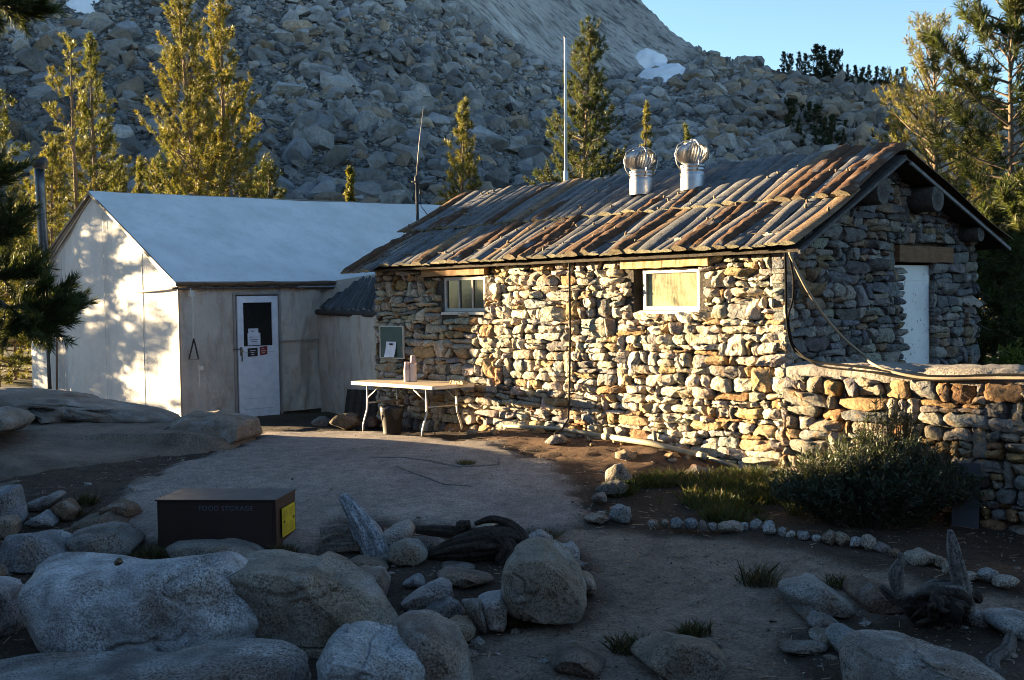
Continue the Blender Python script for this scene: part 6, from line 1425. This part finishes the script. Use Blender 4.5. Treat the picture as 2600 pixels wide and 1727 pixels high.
# trees outside the left edge that throw their shade across the yard and the tent
def off(x, y, h, seed, cw, **kw):
    return pine('pine_tree', np.array([x, y, gz(x, y) - .1]), h, seed, cw, 'unseen pine outside the left edge of the picture, casting shade', group='pines left of the yard', blade=(.16, .04), nb=9, **kw)
off(-14.7, 25.3, 6.4, 40, 1.05, dens=1.6, tint=MG, rag=.5, pw=.3, bare=.15); off(-19.2, 27.5, 7.5, 41, .8, dens=1.1, tint=MG, rag=.6, bare=.3); off(-17.3, 27.0, 6.6, 47, .9, dens=1.4, tint=MG, rag=.5, pw=.3, bare=.15)
off(-11.2, 12.2, 6.5, 42, 1.5, dens=.9, tint=DG); off(-13.5, 9.5, 7, 43, 1.6, dens=.9, tint=DG); off(-13.2, 14.6, 6.0, 44, 1.4, dens=.9, tint=DG); off(-10.2, 9.0, 5.5, 45, 1.4, dens=.9, tint=DG)  # unseen pines added on the rise to darken the foreground and near boughs
off(-13.5, 20.65, 3.7, 46, .5, dens=.9, tint=MG, rag=.6)  # unseen sapling added to dapple shade over the low wall
# ---------------------------------------------------------------- the near pine whose branches reach in from the left
nbz = np.array([-5.3, 9.0, gz(-5.3, 9.0) - .1])
np_ = pine('pine_tree', nbz, 6.4, 60, .30, 'dark near pine whose branches reach into the picture from the left edge', dens=.9, blade=(.10, .009), nb=34, tsp=.12, tint=(.05, .062, .02), pw=.2, r0=.14, up=(-15, 30), z0=.30)
tr = MB(); rg = np.random.default_rng(8); TC, TA = [], []
def bough(pts, r0_, nsub, lsub, droop=0.0, frm=.2):
    P = np.array(pts); t = np.linspace(0, len(P) - 1, 20); Q = np.stack([np.interp(t, np.arange(len(P)), P[:, k]) for k in range(3)], 1); tr.tube(Q, np.linspace(r0_, .006, 20), 7, (.10, .085, .075), wob=.15)
    for k in range(nsub):
        s = frm + (1 - frm) * (k + rg.random()) / nsub; i = int(s * 18); c = Q[i]; ax_ = Q[i + 1] - Q[i]; ax_ /= np.linalg.norm(ax_)
        d = ax_ + rg.normal(0, .55, 3) + EZ * droop; d /= np.linalg.norm(d); l_ = lsub * rg.uniform(.5, 1.2); e = c + d * l_
        tr.tube([c, c + d * l_ * .5 - EZ * .01, e + EZ * l_ * .12], [.007, .005, .003], 4, (.10, .085, .07), caps=False)
        for j in range(5): f = .25 + .75 * (j + rg.random()) / 5; TC.append(c + (e - c) * f); TA.append(d * 1.0 + EZ * .25)
YN = 8.4
bough([nbz + EZ * 2.2, dat(-60, 660, YN), dat(10, 705, YN), dat(60, 742, YN - .05), dat(95, 742, YN - .1), dat(138, 735, YN - .15)], .035, 46, .24, -.1, .45)
bough([dat(20, 710, YN), dat(70, 700, YN), dat(100, 695, YN), dat(132, 700, YN)], .015, 34, .20, .25, .1)
bough([nbz + EZ * 2.5, dat(-60, 640, YN + .2), dat(0, 640, YN + .2), dat(40, 632, YN + .2), dat(62, 622, YN + .2)], .03, 30, .2, .1, .3)
bough([nbz + EZ * 2.9, dat(-60, 560, YN + .3), dat(5, 530, YN + .3), dat(35, 512, YN + .3)], .03, 24, .2, .0, .3)
bough([nbz + EZ * 3.4, dat(-50, 450, YN + .3), dat(-5, 415, YN + .3), dat(8, 390, YN + .3)], .03, 16, .2, .1, .3)
bough([nbz + EZ * 5.0, dat(-40, 0, YN - .2), dat(20, 18, YN - .2), dat(75, 18, YN - .2)], .025, 26, .20, -.1, .3)
fol = MB(); TC = np.array(TC); TA = np.array(TA); tuft_blades(fol, TC, TA, np.tile(np.array([.05, .062, .02]), (len(TC), 1)) * rg.uniform(.7, 1.3, (len(TC), 1)), rg, (.085, .006), 34, .75)
tr.build('bough', M['bark'], np_, smooth=True); fol.build('bough_needles', M['leaf'], np_)
# ---------------------------------------------------------------- dark trees far up on the shoulder of the mountain
protos = []
for k in range(3):
    p = pine('distant_pine', np.array([0, 0, 0.]), 4.0, 300 + k, [.85, 1.05, .7][k], 'x', dens=.75, tint=(.030, .038, .020), pw=[.5, .35, .65][k], blade=(.40, .10), nb=8, tsp=.42, r0=.12, up=(10, 60), rag=.75, z0=.05)
    protos.append(p)
used = set()
def far(bx, by, ty, k, label, grp, wd=1.0):
    p = mount_at(bx * DK, by * DK); h = (by - ty) * DK / F * p[1] * 1.05; s = h / 4.0
    o = protos[k] if k not in used else copy_tree(protos[k]); used.add(k)
    o.location = p - np.array([0, 0, .15 * h]); o.scale = (s * wd, s * wd, s * 1.12); o.rotation_euler.z = bx * .37 % 6.28; tag(o, label, 'pine tree', grp); return o
sk = [(1808, 168, 124), (1822, 170, 130), (1843, 172, 124), (1858, 173, 128), (1884, 180, 113), (1898, 182, 112), (1915, 184, 122), (1932, 187, 124), (1955, 192, 152), (1973, 193, 154), (1990, 195, 160), (2004, 196, 154), (2022, 197, 157), (2037, 197, 160), (2052, 198, 162), (2068, 199, 163), (2084, 200, 160), (2200, 218, 186), (2215, 220, 190), (2232, 222, 195), (1965, 215, 178), (1985, 205, 170)]
for k, (x, y, t) in enumerate(sk): far(x, y, t, k % 3, 'dark pine standing in the row along the skyline, upper right', 'pines along the skyline', 1.0)
sl = [(1822, 298, 236), (1842, 345, 282), (1866, 292, 240), (1884, 312, 250), (1904, 345, 276), (1920, 335, 270), (1852, 275, 245), (1770, 272, 240), (1745, 250, 230), (1950, 305, 280), (1975, 300, 282), (1700, 235, 222), (1835, 262, 232), (1945, 330, 300), (1755, 285, 262), (1795, 255, 235), (1880, 350, 310)]
for k, (x, y, t) in enumerate(sl): far(x, y, t, (k + 1) % 3, 'dark pine growing among the boulders on the slope behind the ventilators', 'pines on the boulder slope', 1.1)
# ---------------------------------------------------------------- leafy shrubs
def leafy(name, label, base, rx, rz, seed, nst, npl, leaf, tint, mat, cat='bush', ry=None, bias=0.0, dark=(.10, .08, .06)):
    rg = np.random.default_rng(seed); root = empty(name, base, label, cat); st = MB(); lv = MB(); C, A, T = [], [], []
    for k in range(nst):
        a = rg.uniform(0, 6.283); r = math.sqrt(rg.random()); tip = np.array([math.cos(a) * rx * r, math.sin(a) * (ry or rx * .6) * r, rz * (1 - .55 * r * r) * rg.uniform(.7, 1.12)]); b0 = np.array([math.cos(a) * rx * r * .35, math.sin(a) * (ry or rx * .6) * r * .35, 0])
        P = [base + b0, base + b0 + (tip - b0) * .5 + EZ * rz * .06, base + tip]; st.tube(P, [.009, .006, .003], 4, dark, caps=False)
        for j in range(npl):
            f = .18 + .82 * rg.random(); q = P[0] + (P[1] - P[0]) * min(1, f * 2) if f < .5 else P[1] + (P[2] - P[1]) * (f * 2 - 1)
            C.append(q + rg.normal(0, rx * .03, 3)); A.append((tip - b0) / np.linalg.norm(tip - b0) * .5 + EZ * .45); T.append(np.array(tint) * rg.uniform(.6, 1.35))
    tuft_blades(lv, np.array(C), np.array(A), np.array(T), rg, leaf, 4, .95)
    st.build('stems', M['bark'], root); lv.build('foliage', M[mat], root); return root
wb = np.array([*at(2215, 1300, 11.15)[:2], 0]); wb[2] = gtop(wb[0], wb[1]) - .02
leafy('willow_bush', 'dense grey green willow bush growing against the low wall', wb, 1.02, .82, 5, 400, 28, (.065, .0135), (.042, .053, .030), 'willow', ry=.55)
b2 = wb + np.array([.28, .38, 0]); leafy('willow_bush', 'taller willow shoots rising behind the dense bush against the low wall', b2, .40, 1.18, 6, 60, 22, (.06, .013), (.055, .066, .036), 'willow', ry=.2)
b3 = np.array([*dat(2335, 840, 15.5)[:2], 0]); b3[2] = dat(2335, 860, 15.5)[2] - .5; leafy('shrub', 'small bright green shrub at the right edge beyond the low wall', b3, .5, .85, 9, 70, 24, (.07, .03), (.13, .15, .03), 'leaf')
# ---------------------------------------------------------------- grass
def grass(name, pts, rg, hgt, wid, tint, parent=None, lab=None, cat=None, kind=None, lean=.5, origin=None):
    n = len(pts); d = np.stack([rg.normal(0, lean, n), rg.normal(0, lean, n), np.ones(n)], 1); d /= np.linalg.norm(d, axis=1)[:, None]; L = hgt * rg.uniform(.45, 1.15, n)[:, None]
    s = np.cross(d, rg.normal(0, 1, (n, 3))); s /= np.linalg.norm(s, axis=1)[:, None]; w = wid * rg.uniform(.6, 1.2, n)[:, None]; bend = d * np.array([1, 1, 0]) * L * .5
    V = np.stack([pts - s * w, pts + s * w, pts + d * L * .55 + s * w * .8, pts + d * L + bend - EZ * 0, pts + d * L * .55 - s * w * .8], 1).reshape(-1, 3)
    T = np.array(tint) * rg.uniform(.55, 1.4, n)[:, None]; dry = rg.random(n) < .25; T[dry] = np.array([.15, .115, .05]) * rg.uniform(.5, 1.1, dry.sum())[:, None]
    mb = MB(); mb.add(V, np.arange(5 * n).reshape(-1, 5), np.repeat(T, 5, 0)); o = mb.build(name, M['grass'], origin=pts.mean(0)); return tag(o, lab, cat, None, kind)
rg = np.random.default_rng(3)
P_BED = gpoly([(1400, 1130), (1460, 1100), (1560, 1095), (1700, 1095), (1800, 1100), (1850, 1140), (1900, 1200), (1800, 1215), (1640, 1205), (1520, 1195), (1465, 1190), (1420, 1150)])
x = rg.uniform(P_BED[:, 0].min(), P_BED[:, 0].max(), 30000); y = rg.uniform(P_BED[:, 1].min(), P_BED[:, 1].max(), 30000); sd = pip(x, y, P_BED)
cl = fbm(np.column_stack([x * 3, y * 3, 0 * x]), 3, 44); kp = (sd + cl * .5 > .08) & (cl > -.08); x, y = x[kp][:7000], y[kp][:7000]
z = np.array([gtop(a, b) for a, b in zip(x, y)]); grass('bed_grass', np.stack([x, y, z], 1), rg, .16, .0042, (.055, .075, .018), lab='green and yellowing grass filling the stone edged bed', cat='grass', kind='stuff', lean=.45)
tufts = [(1690, 1062, .26, .10, 'bright grass clump at the foot of the stone wall beside the pipe end'), (1748, 1345, .20, .16, 'dark grass tuft left of the broad pale rock by the path'), (1250, 1247, .16, .12, 'dry grass tuft at the white rock by the dark stump'), (1300, 1425, .13, .10, 'grass tuft at the right foot of the big rounded boulder'), (1200, 1440, .13, .12, 'dark grass tuft at the left foot of the big rounded boulder'),
          (1455, 1500, .14, .14, 'dark grass tuft left of the wide rounded rock on the path'), (1600, 1462, .12, .12, 'thin grass tuft behind the wide rounded rock on the path'), (250, 1280, .14, .16, 'green grass tuft between the boulders on the left'), (345, 1282, .15, .18, 'dark grass tuft left of the food storage box'), (200, 1165, .15, .12, 'dark grass tuft at the foot of the granite outcrop'), (1945, 1350, .12, .14, 'thin grass tuft beside the reddish brown rock'), (165, 1192, .14, .12, 'dark grass tuft by the small brown rock on the left'), (655, 1275, .12, .12, 'dark grass tuft at the right corner of the food storage box'), (1075, 1075, .06, .10, 'dry yellow grass tuft in a crack of the granite yard'), (1225, 985, .12, .12, 'small green grass tuft at the foot of the wall right of the table')]
for k, (bx, by, hh, rr_, lab) in enumerate(tufts):
    g_ = dg(bx, by); n = 260; r = rr_ * np.sqrt(rg.random(n)); a = rg.uniform(0, 6.283, n); pts = np.stack([g_[0] + r * np.cos(a), g_[1] + r * np.sin(a) * .7, np.full(n, gtop(g_[0], g_[1]) - .005)], 1)
    tn = (.10, .11, .022) if k in (0, 14) else ((.15, .125, .05) if k == 13 else (.04, .042, .016))
    grass('grass_tuft', pts, rg, hh, .003, tn, lab=lab, cat='grass tuft', lean=.4)
# dark earth filled cracks across the granite yard
def crack(pts, wd, seed, lab):
    P = np.array([dg(x, y) for x, y in pts]); rg = np.random.default_rng(seed); t = np.linspace(0, len(P) - 1, 60); Q = np.stack([np.interp(t, np.arange(len(P)), P[:, k]) for k in range(3)], 1); rows = []
    tan = np.gradient(Q, axis=0); tan /= np.linalg.norm(tan, axis=1)[:, None]; nr = np.stack([-tan[:, 1], tan[:, 0], 0 * t], 1); w = wd * (.25 + np.abs(fbm(np.column_stack([t * .5, 0 * t, 0 * t + seed]), 3, 1)) * 2.2) * np.sin(np.linspace(.05, math.pi - .05, 60))
    Q = Q + nr * (fbm(np.column_stack([t * .4, 0 * t + 3, 0 * t + seed]), 3, 2) * .12)[:, None]
    for i in range(60):
        row = []
        for s in (-1, -.4, .4, 1):
            p = Q[i] + nr[i] * s * w[i]; p[2] = gtop(p[0], p[1]) + (.008 if abs(s) < .5 else -.014); row.append(p)
        rows.append(row)
    mb = MB(); mb.grid(rows, (.165, .142, .124)); o = mb.build('soil_crack', M['ground'], smooth=True); tag(o, lab, 'crack', kind='stuff')
crack([(855, 1062), (930, 1062), (990, 1068), (1060, 1082), (1150, 1078), (1150, 1060)], .04, 3, 'dark soil filled crack curving across the granite yard')
crack([(920, 1078), (980, 1100), (1030, 1120), (1090, 1125)], .04, 4, 'second dark soil crack below the first on the granite yard')
# ================================================================ light, sky, camera
SUN_EL = RA(5.0); sh = EA * .9495 - EB * .3138; sh /= np.linalg.norm(sh)
sv = Vector((sh[0] * math.cos(SUN_EL), sh[1] * math.cos(SUN_EL), math.sin(SUN_EL)))
ld = bpy.data.lights.new('sun', 'SUN'); ld.energy = 5.0; ld.angle = RA(.5); ld.color = (1.0, .74, .42)
lo_ = bpy.data.objects.new('sun', ld); COL.objects.link(lo_); lo_.rotation_euler = sv.to_track_quat('Z', 'Y').to_euler(); lo_.location = (-20, 12, 12)
w = bpy.data.worlds.new('World'); S.world = w; w.use_nodes = True; nt = w.node_tree; nt.nodes.clear()
sky = nt.nodes.new('ShaderNodeTexSky'); sky.sky_type = 'NISHITA'; sky.sun_disc = False; sky.sun_elevation = SUN_EL
sky.sun_rotation = math.atan2(sh[0], sh[1])
sky.altitude = 3000; sky.air_density = 1.0; sky.dust_density = .1; sky.ozone_density = 1.5
bg = nt.nodes.new('ShaderNodeBackground'); bg.inputs[1].default_value = .05; out = nt.nodes.new('ShaderNodeOutputWorld')
nt.links.new(sky.outputs[0], bg.inputs[0]); nt.links.new(bg.outputs[0], out.inputs[0])
cd = bpy.data.cameras.new('camera'); cam = bpy.data.objects.new('camera', cd); COL.objects.link(cam); S.camera = cam
cd.sensor_width = 36; cd.lens = F / 2600 * 36; cd.clip_end = 3000; cd.clip_start = .05
Uv = Vector((0, math.sin(PIT), math.cos(PIT))); Xv = Vector((1, 0, 0)); Fv = Vector((0, math.cos(PIT), -math.sin(PIT)))
rc = Xv * math.cos(ROL) - Uv * math.sin(ROL); uc = Xv * math.sin(ROL) + Uv * math.cos(ROL)
mt = Matrix((( rc.x, uc.x, -Fv.x, 0), (rc.y, uc.y, -Fv.y, 0), (rc.z, uc.z, -Fv.z, CZ), (0, 0, 0, 1))); cam.matrix_world = mt
S.view_settings.view_transform = 'Standard'; S.view_settings.look = 'None'; S.view_settings.gamma = 1; S.view_settings.exposure = 3.3
S.cycles.max_bounces = 6; S.cycles.diffuse_bounces = 3; S.cycles.glossy_bounces = 3; S.cycles.transmission_bounces = 4; S.cycles.use_denoising = True; S.cycles.denoising_prefilter = 'ACCURATE'; S.cycles.filter_width = 1.0
